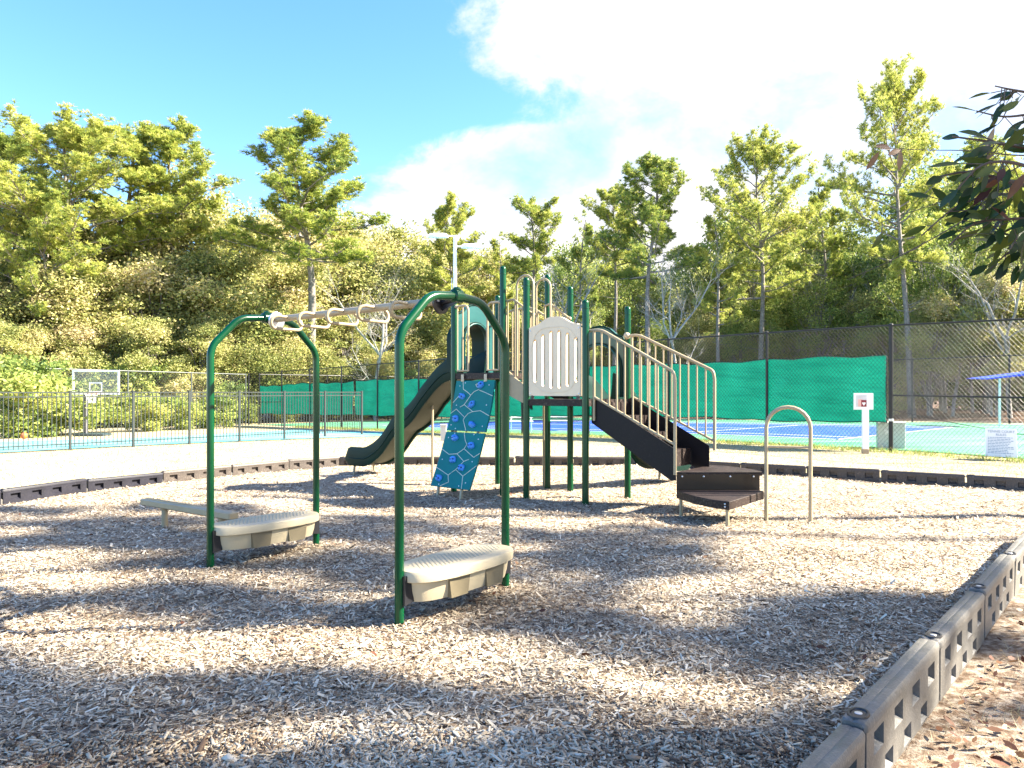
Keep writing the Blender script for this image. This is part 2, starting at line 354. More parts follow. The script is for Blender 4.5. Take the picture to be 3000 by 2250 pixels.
# ---------------------------------------------------------------- ground sheets
BORD = [(-7.75, 7.4), (-6.94, 10.03), (-6.5, 11.28), (-5.85, 12.36), (-5.08, 13.37), (-4.36, 14.4), (-3.54, 15.2)]
LEFTB = [(-8.1, 5.0), (-7.95, 6.2), (-7.75, 7.4), (-7.4, 8.75)]+BORD[1:]
BACKB = [(-3.54+1.2*i, 15.2) for i in range(6)]
RB = [(2.46, 15.2), (3.35, 14.5), (4.28, 13.82), (5.26, 13.2), (6.26, 12.55), (7.28, 11.85), (8.25, 11.1), (9.1, 10.2), (9.2, 9.0)]
NRD = Vector((.662, .750)); NR = [Vector((1.29, 2.80))+NRD*1.22*k for k in range(-2, 6)]
poly = [Vector(p) for p in LEFTB]+[Vector(p) for p in BACKB[1:]]+[Vector(p) for p in RB[1:]]+[Vector((8.2, 8.1)), Vector((7.0, 7.7))][:0]+[p for p in reversed(NR[:])]+[Vector((-1.2, .2)), Vector((-3.5, .2)), Vector((-6.5, 2.2))]
cen = Vector((-.5, 8.0)); EDG = [(Vector(LEFTB[i]), Vector(LEFTB[i+1])) for i in range(len(LEFTB)-1)]+[(Vector(BACKB[0]), Vector(BACKB[-1]))]+[(Vector(RB[i]), Vector(RB[i+1])) for i in range(len(RB)-1)]
def mounds(x, y):
    z = .012*math.sin(1.3*x+.7*y)+.010*math.sin(2.9*y-1.1*x+1)+.006*math.sin(6*x+5*y)+.005*math.sin(9*y-7*x)
    d_ = min((Vector((x, y))-(a+(b-a)*max(0, min(1, (Vector((x, y))-a).dot(b-a)/(b-a).length_squared)))).length for a, b in EDG)
    z -= .045*math.exp(-(d_/.35)**2)
    for cx, cy, h, r in ((-.05, 5.55, .055, .35), (-1.86, 7.02, .04, .35), (-2.4, 12.6, .05, .5), (2.6, 7.6, .02, .6), (-.7, 11.0, -.03, .8), (.3, 3.6, .02, .8), (-2.2, 13.9, .07, .4), (2.2, 14.2, .05, .4)):
        z += h*math.exp(-((x-cx)**2+(y-cy)**2)/(2*r*r))
    return z
def seg_poly(pts, n=260):
    L_ = [0]
    for i in range(len(pts)): L_.append(L_[-1]+(pts[(i+1) % len(pts)]-pts[i]).length)
    out = []
    for k in range(n):
        d = L_[-1]*k/n
        i = max(j for j in range(len(pts)) if L_[j] <= d); out.append(pts[i].lerp(pts[(i+1) % len(pts)], (d-L_[i])/(L_[i+1]-L_[i])))
    return out
def mulch():
    B = seg_poly(poly); n = len(B); m = 70; V = []; Fc = []
    for r in range(m+1):
        k = (r/m)**.8
        for q in B:
            p = cen.lerp(q, max(k, .002)); V.append((p.x, p.y, mounds(p.x, p.y)+.008))
    for r in range(m):
        for i in range(n): Fc.append((r*n+i, r*n+(i+1) % n, (r+1)*n+(i+1) % n, (r+1)*n+i))
    me = np_mesh('mulch_bed', np.array(V), np.array(Fc), None, MULCH, True); o = inst('mulch_bed', me, None, (0, 0, 0)); tag(o, kind='structure')
mulch()
def inside(x, y):
    c = False; n = len(poly); j = n-1
    for i in range(n):
        a, b = poly[i], poly[j]
        if (a.y > y) != (b.y > y) and x < (b.x-a.x)*(y-a.y)/(b.y-a.y)+a.x: c = not c
        j = i
    return c
def lawn_z(x, y):
    z = G(x, y)-.045+.035*sstep(9.5, 12, y)
    return z
def ground():
    ys = [-400, -100, -30, -8, -3, 0, 1, 2, 3, 4, 5]+[5+.6*i for i in range(1, 60)]+[42+2*i for i in range(1, 30)]+[120, 160, 240, 400, 900]
    xs = [-900, -400, -200, -120, -80, -60, -50]+[-45+i for i in range(0, 91)]+[50, 60, 80, 120, 200, 400, 900]
    V = []; Fc = []
    for y in ys:
        for x in xs:
            z = lawn_z(x, y)
            if inside(x, y) : z = min(z, -.05)-.05
            V.append((x, y, z))
    nx = len(xs)
    for j in range(len(ys)-1):
        for i in range(nx-1): Fc.append((j*nx+i, j*nx+i+1, (j+1)*nx+i+1, (j+1)*nx+i))
    me = np_mesh('ground', np.array(V), np.array(Fc), None, LAWN, True); o = inst('ground', me, None, (0, 0, 0)); tag(o, kind='structure')
ground()
def TE(t, e, dz=0):
    p = R0+DT*t+DE*e; return Vector((p.x, p.y, G(p.x, p.y)+dz))
def sheet(name, quad, dz, m, nu=30, nv=20, f=TE):
    (t0, t1, e0, e1) = quad; V = []; Fc = []
    for j in range(nv+1):
        for i in range(nu+1): V.append(tuple(f(t0+(t1-t0)*i/nu, e0+(e1-e0)*j/nv, dz)))
    for j in range(nv):
        for i in range(nu): Fc.append((j*(nu+1)+i, j*(nu+1)+i+1, (j+1)*(nu+1)+i+1, (j+1)*(nu+1)+i))
    o = inst(name, np_mesh(name, np.array(V), np.array(Fc), None, m, True), None, (0, 0, 0)); return tag(o, kind='structure')
sheet('tennis_court', (-12, 36, .4, 19.3), .012, CG, 60, 24)
sheet('tennis_play_area', (2.6, 27, 3.2, 14.2), .018, CB, 40, 16)
def court_lines():
    V = []; Fc = []
    def ln(t0, t1, e0, e1):
        n = 24; b = len(V)
        for i in range(n+1):
            u = i/n
            if abs(t1-t0) > abs(e1-e0):
                for de in (-.05, .05): V.append(tuple(TE(t0+(t1-t0)*u, e0+de, .024)))
            else:
                for dt in (-.05, .05): V.append(tuple(TE(t0+dt, e0+(e1-e0)*u, .024)))
        for i in range(n): Fc.append((b+2*i, b+2*i+1, b+2*i+3, b+2*i+2))
    ln(2.6, 27, 3.25, 3.25); ln(2.6, 27, 14.15, 14.15); ln(2.65, 2.65, 3.2, 14.2); ln(26.9, 26.9, 3.2, 14.2); ln(2.6, 27, 4.6, 4.6); ln(2.6, 27, 12.8, 12.8); ln(8.4, 8.4, 4.6, 12.8); ln(21, 21, 4.6, 12.8); ln(8.4, 21, 8.7, 8.7)
    o = inst('court_lines', np_mesh('court_lines', np.array(V), np.array(Fc), None, WHITE), None, (0, 0, 0)); tag(o, kind='structure')
court_lines()
# basketball court behind the picket fence
PF0, PF1 = Vector((-13.3, 16.5, 0)), Vector((-5.32, 26.2, 0))
def bb(u, v, dz):
    a = (PF0-(PF1-PF0)*.5).lerp(PF1+(PF1-PF0)*.35, u); n = Vector((-.78, .63, 0))
    far = [6.0, 5.6, 6.2, 8.5, 9.5]; k = min(3, int(u*4)); w = far[k]+(far[k+1]-far[k])*(u*4-k)
    p = a+n*(.35+v*w); return Vector((p.x, p.y, G(p.x, p.y)+dz))
sheet('basketball_court', (0, 1, 0, 1), .012, BBC, 24, 16, bb)

# ---------------------------------------------------------------- loose stuff on the ground
def chips():
    Vs = []; Fs = []; T = []; nb = 0; VsB = []; FsB = []; TB = []; nB = 0
    bands = [(1.7, 3.2, 9500, 1), (3.2, 4.4, 7500, 0), (4.4, 7, 5000, 0), (7, 11, 1900, 0), (11, 15.4, 800, 0)]
    for d0, d1, dens, full in bands:
        n = int(dens*.74*(d1*d1-d0*d0)); y = np.sqrt(rng.uniform(d0*d0, d1*d1, n)); x = rng.uniform(-.74, .74, n)*y
        ok = np.array([inside(a, b) for a, b in zip(x, y)]); x = x[ok]; y = y[ok]; n = len(x)
        z = np.array([mounds(a, b) for a, b in zip(x, y)])+.012
        ang = rng.uniform(0, math.pi, n); L_ = np.exp(rng.normal(math.log(.0215), .45, n)); L_ = np.clip(L_, .010, .052)*np.where(rng.random(n) < .006, 1.6, 1.0)
        if not full: L_ *= 1.0+.025*d0
        Wd = L_*rng.uniform(.16, .42, n); Th = rng.uniform(.002, .006, n)
        pit = rng.normal(0, .22, n); rol = rng.normal(0, .28, n)
        ux = np.stack([np.cos(ang)*np.cos(pit), np.sin(ang)*np.cos(pit), np.sin(pit)], 1)
        s = np.stack([-np.sin(ang), np.cos(ang), np.zeros(n)], 1); up = np.cross(ux, s); s2 = s*np.cos(rol)[:, None]+up*np.sin(rol)[:, None]; up2 = np.cross(ux, s2)
        c = np.stack([x, y, z+np.abs(np.sin(pit))*L_*.5+rng.uniform(0, .01, n)], 1)
        a = ux*(L_/2)[:, None]; b = s2*(Wd/2)[:, None]; h = up2*Th[:, None]
        k1 = rng.uniform(.4, 1, n)[:, None]; k2 = rng.uniform(.4, 1, n)[:, None]
        tint = np.clip(rng.beta(1.9, 1.55, n), 0, 1)*.97
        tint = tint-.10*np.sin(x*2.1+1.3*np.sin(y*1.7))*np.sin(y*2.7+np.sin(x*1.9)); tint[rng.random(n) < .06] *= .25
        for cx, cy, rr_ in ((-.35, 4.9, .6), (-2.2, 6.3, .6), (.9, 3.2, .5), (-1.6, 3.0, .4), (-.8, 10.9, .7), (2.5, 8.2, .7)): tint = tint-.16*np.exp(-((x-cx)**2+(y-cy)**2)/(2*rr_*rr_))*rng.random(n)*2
        tint = np.clip(tint, 0, 1)
        if full:
            q = [c-a-b*k1, c+a-b*k2, c+a+b*k2, c-a+b*k1]; V = np.stack(q+[w+h for w in q], 1).reshape(-1, 3)
            base = (np.arange(n)*8)[:, None, None]+np.array([[4, 5, 6, 7], [0, 1, 5, 4], [1, 2, 6, 5], [2, 3, 7, 6], [3, 0, 4, 7]])[None]
            Vs.append(V); Fs.append(base.reshape(-1, 4)+nb); T.append(np.repeat(tint, 5)); nb += len(V)
        else:
            V = np.stack([c-a-b*k1, c+a-b*k2, c+a+b*k2, c-a+b*k1], 1).reshape(-1, 3)
            V[:, 2] += .002
            Vs.append(V); Fs.append(np.arange(n*4).reshape(-1, 4)+nb); T.append(tint); nb += len(V)
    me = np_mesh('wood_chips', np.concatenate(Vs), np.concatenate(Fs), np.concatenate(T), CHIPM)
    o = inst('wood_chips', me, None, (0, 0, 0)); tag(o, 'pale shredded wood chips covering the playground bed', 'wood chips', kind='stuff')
chips()
def blades(name, pts, hmin, hmax, w, label, cat, m):
    n = len(pts); P = np.array(pts); h = rng.uniform(hmin, hmax, n); a = rng.uniform(0, 6.28, n); ln = rng.uniform(.3, 1.6, n)*h; b = rng.uniform(0, 6.28, n)
    s = np.stack([np.cos(a), np.sin(a), np.zeros(n)], 1)*w; t = np.stack([np.cos(b)*ln, np.sin(b)*ln, h], 1)
    V = np.stack([P-s, P+s, P+t], 1).reshape(-1, 3); me = np_mesh(name, V, np.arange(n*3).reshape(-1, 3), np.clip(rng.normal(.6, .25, n), 0, 1), m)
    return tag(inst(name, me, None, (0, 0, 0)), label, cat, kind='stuff')
def lawn_grass():
    pts = []
    while len(pts) < 42000:
        y = math.sqrt(random.uniform(100, 1200)); x = random.uniform(-.78, .78)*y
        if inside(x, y): continue
        t, e = tc_(x, y)
        if e > .1 and t < 37: continue
        v = (Vector((x, y))-PF0.xy).cross((PF1-PF0).xy.normalized())
        if v < -.2 and x < -3: continue
        pts.append((x, y, lawn_z(x, y)-.005))
    blades('dry_grass', pts, .02, .06, .006, 'short straw coloured dormant grass around the playground', 'grass', STRAWM)
    pts = []
    for _ in range(9000):
        t = random.uniform(-7, 30); e = random.gauss(-.15, .22) ; p = TE(t, e, 0)
        if inside(p.x, p.y): continue
        pts.append((p.x, p.y, lawn_z(p.x, p.y)))
    blades('fence_line_grass', pts, .05, .16, .008, 'tufty green and brown grass along the foot of the tennis fence', 'grass', OAKG)
    pts = []
    for _ in range(5000):
        y = random.uniform(1.5, 8); x = random.uniform(.3, 1.0)*y
        q = Vector((x, y))-NR[0]; 
        if q.cross(NRD) < .1: continue
        if math.sin(3*x+1)*math.sin(2.3*y) < -.2: continue
        pts.append((x, y, -.045))
    blades('soil_grass', pts, .02, .07, .0018, 'wispy dry grass on the sandy soil outside the border', 'grass', STRAWM)
lawn_grass()
def leaf_shape(n=1):
    return [(-.5, 0), (-.2, .17), (.15, .19), (.5, 0), (.15, -.17), (-.2, -.19)]
def litter():
    Vs = []; Fs = []; T = []; k = 0
    cand = []
    while len(cand) < 1500:
        y = random.uniform(1.6, 8); x = random.uniform(.35, .95)*y
        if (Vector((x, y))-NR[0]).cross(NRD) < .12: continue
        cand.append((x, y, -.04))
    for _ in range(500):
        y = math.sqrt(random.uniform(3, 200)); x = random.uniform(-.7, .7)*y
        if inside(x, y): cand.append((x, y, mounds(x, y)+.02))
    for x, y, z in cand:
        L_ = random.uniform(.03, .075); R = Matrix.Rotation(random.uniform(0, 6.28), 3, 'Z') @ Matrix.Rotation(random.gauss(0, .4), 3, 'X') @ Matrix.Rotation(random.gauss(0, .3), 3, 'Y')
        for a, b in leaf_shape(): Vs.append(tuple(Vector((x, y, z+.012))+R @ Vector((a*L_, b*L_, .4*b*b*L_+.15*a*a*L_))))
        Fs += [(k, k+1, k+4, k+5), (k+1, k+2, k+3, k+4)]; t = random.random(); T += [t, t]; k += 6
    me = np_mesh('leaf_litter', np.array(Vs), np.array(Fs), np.array(T), DEADM)
    tag(inst('leaf_litter', me, None, (0, 0, 0)), 'small brown dead leaves scattered over the soil and mulch', 'leaf litter', kind='stuff')
litter()

# ---------------------------------------------------------------- border timbers
def timber_mesh(L_=1.195):
    m = MB(); T2 = .05; H = .305
    # top cap profile extruded, rounded ends
    prof = [(-T2, .262), (-T2, .285), (-.040, .300), (-.018, .3045), (-.004, .302), (0, .300), (.004, .302), (.018, .3045), (.040, .300), (T2, .285), (T2, .262)]
    rings = []
    for x, k in ((0, .80), (.008, .93), (.022, 1), (L_-.022, 1), (L_-.008, .93), (L_, .80)):
        rings.append([Vector((x, y*k, (z-.262)*(k if z > .27 else 1)+.262)) for y, z in prof])
    m.loft(rings)
    # body sides with window recesses
    xs = [0.01]; cuts = []
    for i in range(4):
        c = .17+i*.285; cuts.append((c-.065, c+.065))
    xs = [.01]+[v for c in cuts for v in c]+[L_-.01]
    zs = [0, .012, .088, .142, .232, .262]
    for sy in (-1, 1):
        y0 = sy*(T2-.004); yi = sy*.004
        for i in range(len(xs)-1):
            for j in range(len(zs)-1):
                x0, x1, z0, z1 = xs[i], xs[i+1], zs[j], zs[j+1]
                up = i % 2 == 1 and j == 3; lo = (i in (2, 6) or i == 4) and j == 1
                if lo: x0, x1 = xs[i]+.02, xs[i+1]-.02
                if up or lo:
                    zi = z0+.028
                    o = [(x0, y0, z0), (x1, y0, z0), (x1, y0, z1), (x0, y0, z1)]; n = [(x0+.008, yi, zi), (x1-.008, yi, zi), (x1-.008, yi, z1-.006), (x0+.008, yi, z1-.006)]
                    m.add(o+n, [(0, 1, 5, 4), (1, 2, 6, 5), (2, 3, 7, 6), (3, 0, 4, 7), (4, 5, 6, 7)])
                    if lo:
                        m.add([(xs[i], y0, z0), (x0, y0, z0), (x0, y0, z1), (xs[i], y0, z1)], [(0, 1, 2, 3)]); m.add([(x1, y0, z0), (xs[i+1], y0, z0), (xs[i+1], y0, z1), (x1, y0, z1)], [(0, 1, 2, 3)])
                else: m.add([(x0, y0, z0), (x1, y0, z0), (x1, y0, z1), (x0, y0, z1)], [(0, 1, 2, 3)])
    for x in (.01, L_-.01): m.add([(x, -T2+.004, 0), (x, T2-.004, 0), (x, T2-.004, .262), (x, -T2+.004, .262)], [(0, 1, 2, 3)])
    me = bpy.data.meshes.new('border_timber'); me.from_pydata(m.v, [], m.f); finish_mesh(me, True); me.materials.append(TIMBER)
    r = MB()
    r.loft([[Vector((.068+a*math.cos(q)*1.4, a*math.sin(q), z)) for q in (2*math.pi*k/18 for k in range(18))] for a, z in ((.040, .302), (.038, .309), (.031, .310), (.026, .300), (.026, .268))], caps=False)
    me2 = bpy.data.meshes.new('pin_ring'); me2.from_pydata(r.v, [], r.f); finish_mesh(me2, True); me2.materials.append(BLACKM)
    p = MB(); p.loft([[Vector((.068+a*math.cos(q)*1.35, a*math.sin(q), z)) for q in (2*math.pi*k/14 for k in range(14))] for a, z in ((.027, .303), (.025, .3055), (.012, .3065))])
    me3 = bpy.data.meshes.new('pin_hole'); me3.from_pydata(p.v, [], p.f); me3.materials.append(BLACKM)
    k = MB(); k.rbox((-.01, 0, .09), (.07, .075, .17), b=.012)
    me4 = bpy.data.meshes.new('hinge_tongue'); me4.from_pydata(k.v, [], k.f); finish_mesh(me4, True); me4.materials.append(TIMBER)
    s = MB(); s.lathe((.068, 0, 0), [(.016, .3055), (.014, .308), (.004, .309)], 12)
    me5 = bpy.data.meshes.new('steel_pin'); me5.from_pydata(s.v, [], s.f); finish_mesh(me5, True); me5.materials.append(STEEL)
    return me, me2, me3, me4, me5
TM = timber_mesh(); TMD = TM[0].copy(); TMD.materials.clear(); TMD.materials.append(TIMBERD); TMB = TM[0].copy(); TMB.materials.clear(); TMB.materials.append(TIMBERB)
ORD = ['first', 'second', 'third', 'fourth', 'fifth', 'sixth', 'seventh', 'eighth', 'ninth', 'tenth', 'eleventh']
def timber(a, b, z, label, group, brown=False):
    a = Vector((a[0], a[1])); b = Vector((b[0], b[1])); d = b-a
    o = inst('border_timber', {0: TM[0], 1: TMB, 2: TMD}[int(brown)], None, (a.x, a.y, z), math.atan2(d.y, d.x)); o.scale.x = d.length/1.205
    o.rotation_euler.x = random.gauss(0, .018); o.rotation_euler.y = random.gauss(0, .005); o.location.z += random.uniform(-.012, .006)
    tag(o, label, 'border timber', group)
    for nm, me in (('pin_ring', TM[1]), ('pin_hole', TM[2]), ('hinge_tongue', TM[3]), ('steel_pin', TM[4])):
        c = bpy.data.objects.new(nm, me); C.objects.link(c); c.parent = o
for i in range(len(NR)-1):
    w = ['cut off at the bottom edge', 'in the near row, lowest one seen', 'in the near row, second from the bottom', 'in the near row, third from the bottom', 'in the near row, fourth from the bottom', 'in the near row, at the right edge', 'just past the right edge'][i]
    timber(NR[i], NR[i+1], -.045+.006*(i-2 if i > 2 else 0), 'grey weathered plastic border timber '+w, 'border timbers of the near right row')
n_ = len(LEFTB)-1
for i in range(n_):
    timber(LEFTB[i], LEFTB[i+1], -.135, 'dark border timber on the left edge, %s from the rear left corner' % ORD[n_-1-i], 'border timbers of the left row', 2 if i < 6 else 1)
for i in range(5):
    timber(BACKB[i], BACKB[i+1], -.135, 'grey brown border timber along the far edge, %s from the left corner' % ORD[i], 'border timbers of the far row', True)
for i in range(len(RB)-1):
    timber(RB[i], RB[i+1], -.130, 'brown border timber on the far right edge, %s from the corner behind the stairs' % ORD[i], 'border timbers of the far right row', True)

# ---------------------------------------------------------------- overhead ring ladder
def smooth_path(pts, r=.08, k=5):
    P = [Vector(p) for p in pts]; out = [P[0]]
    for i in range(1, len(P)-1):
        a = P[i-1]-P[i]; b = P[i+1]-P[i]; rr = min(r, a.length*.45, b.length*.45); A = P[i]+a.normalized()*rr; B = P[i]+b.normalized()*rr
        for j in range(k+1):
            u = j/k; out.append(A*(1-u)**2+P[i]*2*u*(1-u)+B*u*u)
    out.append(P[-1]); return out
aA = Vector((.618, .786, 0)); pA = Vector((.786, -.618, 0)); LEN = 1.07
def superpod(c, hl, hw, z, n=36, ex=2.7):
    out = []
    for k in range(n):
        q = 2*math.pi*k/n; cs, sn = math.cos(q), math.sin(q)
        out.append(c+aA*hl*math.copysign(abs(cs)**(2/ex), cs)+pA*hw*math.copysign(abs(sn)**(2/ex), sn)+Vector((0, 0, z)))
    return out
def ladder():
    T = thing('overhead_ring_ladder', (-1.28, 5.85, 0), 'green overhead ladder with two arches, tan rail, ring grips and two tan foot platforms', 'overhead ladder')
    base = {'near': Vector((-.71, 4.66, 0)), 'far': Vector((-2.52, 6.18, 0))}
    for key, L0 in base.items():
        m = MB(); zb = -.05
        pts = [L0+Vector((0, 0, zb)), L0+Vector((0, 0, 1.87)), L0+aA*.27+Vector((0, 0, 2.135)), L0+aA*LEN/2+Vector((0, 0, 2.155)), L0+aA*(LEN-.27)+Vector((0, 0, 2.135)), L0+aA*LEN+Vector((0, 0, 1.87)), L0+aA*LEN+Vector((0, 0, zb))]
        path = [pts[0]]+smooth_path(pts[0:7], .085, 7)[1:-1]+[pts[6]]
        m.tube(path, .030, 16); o = obj('arch', m, GREEN, T)
        c = L0+aA*LEN/2+Vector((0, 0, 2.155))
        b = MB(); b.tube([c-aA*.045, c-aA*.035, c+aA*.035, c+aA*.045], [.030, .046, .046, .030], 16); b.lathe(c, [(.030, .02), (.032, .045), (.02, .06), (.004, .064)], 14); obj('post_clamp', b, GREEN, T)
        s = -1 if key == 'near' else 1     # rail leaves towards -p from the near arch, +p from the far
        d = c+pA*s*.15+Vector((0, 0, -.035)); e = MB()
        e.tube([c+pA*s*.02+Vector((0, 0, -.02)), d+Vector((0, 0, .0))], .018, 8); e.plate([c+Vector((0, 0, -.02)), d+Vector((0, 0, .05)), d+Vector((0, 0, -.06)), c+Vector((0, 0, -.045))], aA*.008); obj('bracket', e, BLACKM, T)
        f = MB(); f.tube([d-pA*s*.012, d-pA*s*.009, d+pA*s*.009, d+pA*s*.012], [.070, .078, .078, .070], 24); mp = obj('mount_disc', f, STEEL if key == 'far' else BLACKM, T)
        for q in (-1, 1):
            g = MB(); cc = d+aA*.045*q+Vector((0, 0, .01)); g.tube([cc-pA*.02, cc+pA*.02], .010, 8); obj('bolt', g, STEEL, mp)
        # foot platform
        pc = L0+aA*.535; z0 = .37; P = MB()
        P.loft([superpod(pc, .46, .150, z0-.205), superpod(pc, .475, .165, z0-.15), superpod(pc, .485, .178, z0-.075)])
        bd = obj('platform_body', P, TANP, T)
        Q = MB(); Q.loft([superpod(pc, .500, .195, z0-.078), superpod(pc, .518, .212, z0-.070), superpod(pc, .520, .214, z0-.022), superpod(pc, .510, .205, z0-.006), superpod(pc, .49, .187, z0)])
        dk = obj('platform_top', Q, TANP, T)
        dots = MB()
        for i in range(-11, 12):
            for j in range(-4, 5):
                x = i*.036+(.018 if j % 2 else 0); y = j*.027
                if (x/.43)**2+(y/.14)**2 < 1:
                    cc = pc+aA*x+pA*y+Vector((0, 0, z0)); dots.lathe(cc, [(.0125, -.002), (.0125, .002), (.009, .0042)], 8)
        tag(obj('grip_dots', dots, TANP, dk), kind='stuff')
        for q in (-.16, .20):     # moulded pockets under the lip
            for sd_ in (-1, 1):
                w = MB(); c0 = pc+aA*q+pA*sd_*.172
                w.loft([[c0+aA*x*k+pA*sd_*yy+Vector((0, 0, z)) for x, yy in ((-.10, -.03), (.10, -.03), (.10, .004), (-.10, .004))] for z, k in ((z0-.207, .8), (z0-.08, 1))]); obj('moulded_pocket', w, mat_pocket, T)
        for q, en in ((0, .06), (LEN, LEN-.06)):
            w = MB(); w.plate([L0+aA*q+Vector((0, 0, z0-.03)), L0+aA*en+Vector((0, 0, z0-.03)), L0+aA*(en+(.02 if q == 0 else -.02))+Vector((0, 0, z0-.2)), L0+aA*q+Vector((0, 0, z0-.215))], pA*.05); obj('bracket', w, BLACKM, T)
    c0 = base['near']+aA*LEN/2; c1 = base['far']+aA*LEN/2; d = (c1-c0).normalized()
    r = MB(); r.tube([c0+d*.16+Vector((0, 0, 2.135)), c1-d*.16+Vector((0, 0, 2.135))], .028, 16); obj('rail', r, TAN, T)
    for t in (.52, .89, 1.27, 1.65, 2.05):
        cc = c0+d*t+Vector((0, 0, 2.135)); pts = []; h = .052
        def q(x, z, o=0): return cc+aA*x+Vector((0, 0, z))+d*o
        path = [q(.01, .0, -.045)]+[q(-.10, .008, -.035)]
        for k in range(7):
            an = math.pi/2+math.pi*k/6; path.append(q(-.115+math.cos(an)*h, -.045+math.sin(an)*h, -.03+.02*k/6))
        for k in range(7):
            an = -math.pi/2+math.pi*k/6; path.append(q(.115+math.cos(an)*h, -.045+math.sin(an)*h, .0+.03*k/6))
        path.append(q(.0, .008, .035))
        w = MB(); w.tube(path, .0135, 10); w.tube([q(.005, .0, -.03), q(.005, .0, .03)], .018, 8); obj('ring_grip', w, TAN, T)
mat_pocket = mat('shaded_pocket_plastic', (.17, .14, .085), .5, .1, 4)  # platform tan darkened: the pockets' recess shade is painted into the colour
ladder()

# ---------------------------------------------------------------- main play structure
u = Vector((.76, -.65, 0)); v = Vector((.65, .76, 0)); Z = Vector((0, 0, 1))
P6 = Vector((.96, 9.67, 0)); P3 = Vector((.20, 10.32, 0)); P7 = Vector((1.63, 10.43, 0)); P5 = Vector((.87, 11.05, 0))
P1 = Vector((-.88, 11.2, 0)); P2 = Vector((-.13, 10.55, 0)); P4 = Vector((.54, 11.25, 0)); P8 = Vector((-.23, 11.95, 0))
PS = thing('play_structure', (.4, 10.7, 0), 'green and tan playground structure with two slides, climbing wall, decks and curved stairs', 'play structure')
def post(p, h, r=.046):
    m = MB(); m.lathe((p.x, p.y, 0), [(r, -.12), (r, h-.05), (r*.95, h-.028), (r*.7, h-.008), (r*.3, h), (.004, h+.001)], 18)
    o = obj('post', m, GREEN, PS)
    c = MB(); c.lathe((p.x, p.y, 0), [(r+.002, h-.12), (r+.003, h-.115), (r+.003, h-.112), (r+.002, h-.108)], 18); obj('cap_seam', c, GREEN, o)
    return o
for p, h in ((P1, 3.045), (P2, 3.29), (P4, 3.28), (P8, 3.055), (P3, 3.09), (P5, 3.07), (P6, 2.70), (P7, 2.70)): post(p, h)
ZB, ZA = 1.77, 1.39
def deck(cs, z, name):
    c = sum(cs, Vector())/4; q = [c+(p-c)*.985 for p in cs]
    m = MB(); m.loft([[p+Z*(z-.075) for p in q], [p+Z*(z-.004) for p in q], [c+(p-c)*.975+Z*z for p in cs]]); o = obj(name, m, BROWN, PS, False)
    h = MB()
    for i in range(1, 12):
        for j in range(1, 12):
            a, b = i/12, j/12; p = q[0].lerp(q[1], a).lerp(q[3].lerp(q[2], a), b); h.lathe((p.x, p.y, z), [(.014, .0005), (.013, .0012)], 6)
    tag(obj('drain_holes', h, BLACKM, o), kind='stuff')
deck([P1, P2, P4, P8], ZB, 'upper_deck'); deck([P3, P6, P7, P5], ZA, 'lower_deck')
# beams under the deck edges
def beam(a, b, z, h=.085, m_=BROWN, name='deck_beam', th=.03):
    d = (b-a).normalized(); a2, b2 = a+d*.048, b-d*.048; n = Vector((-d.y, d.x, 0))*th/2; m = MB()
    m.loft([[q-n+Z*(z-h) for q in (a2, b2)]+[q+n+Z*(z-h) for q in (b2, a2)], [q-n+Z*(z+.004) for q in (a2, b2)]+[q+n+Z*(z+.004) for q in (b2, a2)]]); return obj(name, m, m_, PS, False)
for a, b, z in ((P1, P2, ZB), (P2, P4, ZB), (P4, P8, ZB), (P8, P1, ZB), (P3, P6, ZA), (P6, P7, ZA), (P7, P5, ZA), (P5, P3, ZA)): beam(a, b, z)
# little step between the two decks
m = MB(); m.loft([[q+Z*(ZA+.11) for q in (P2+v*.1+u*.05, P3+v*.1-u*.0, P5-v*.1, P4-v*.1+u*.05)], [q+Z*(ZA+.19) for q in (P2+v*.1+u*.05, P3+v*.1, P5-v*.1, P4-v*.1+u*.05)]]); obj('step', m, BROWN, PS, False)
for a, b in ((P2, P3), (P4, P5)):
    s = v*.06 if a is P2 else -v*.06
    m = MB(); m.plate([a+s+Z*(ZB+.02), b+s+Z*(ZA+.16), b+s+Z*(ZA-.10), a+s+Z*(ZB-.30)], s*.3); obj('step_side', m, TAN if a is P2 else DARK, PS, False)
m = MB(); m.plate([P2+v*.12+u*.06+Z*(ZB-.08), P3+v*.12+Z*(ZA-.05), P3+v*.12+Z*(ZA-.15), P2+v*.12+u*.06+Z*(ZB-.33)], v*.02); obj('step_stringer', m, DARK, PS, False)
# support pole in tan beside the rear post
m = MB(); m.tube([Vector((.49, 11.38, -.1)), Vector((.49, 11.38, ZA-.02))], .020, 10); obj('support_pole', m, TAN, PS)

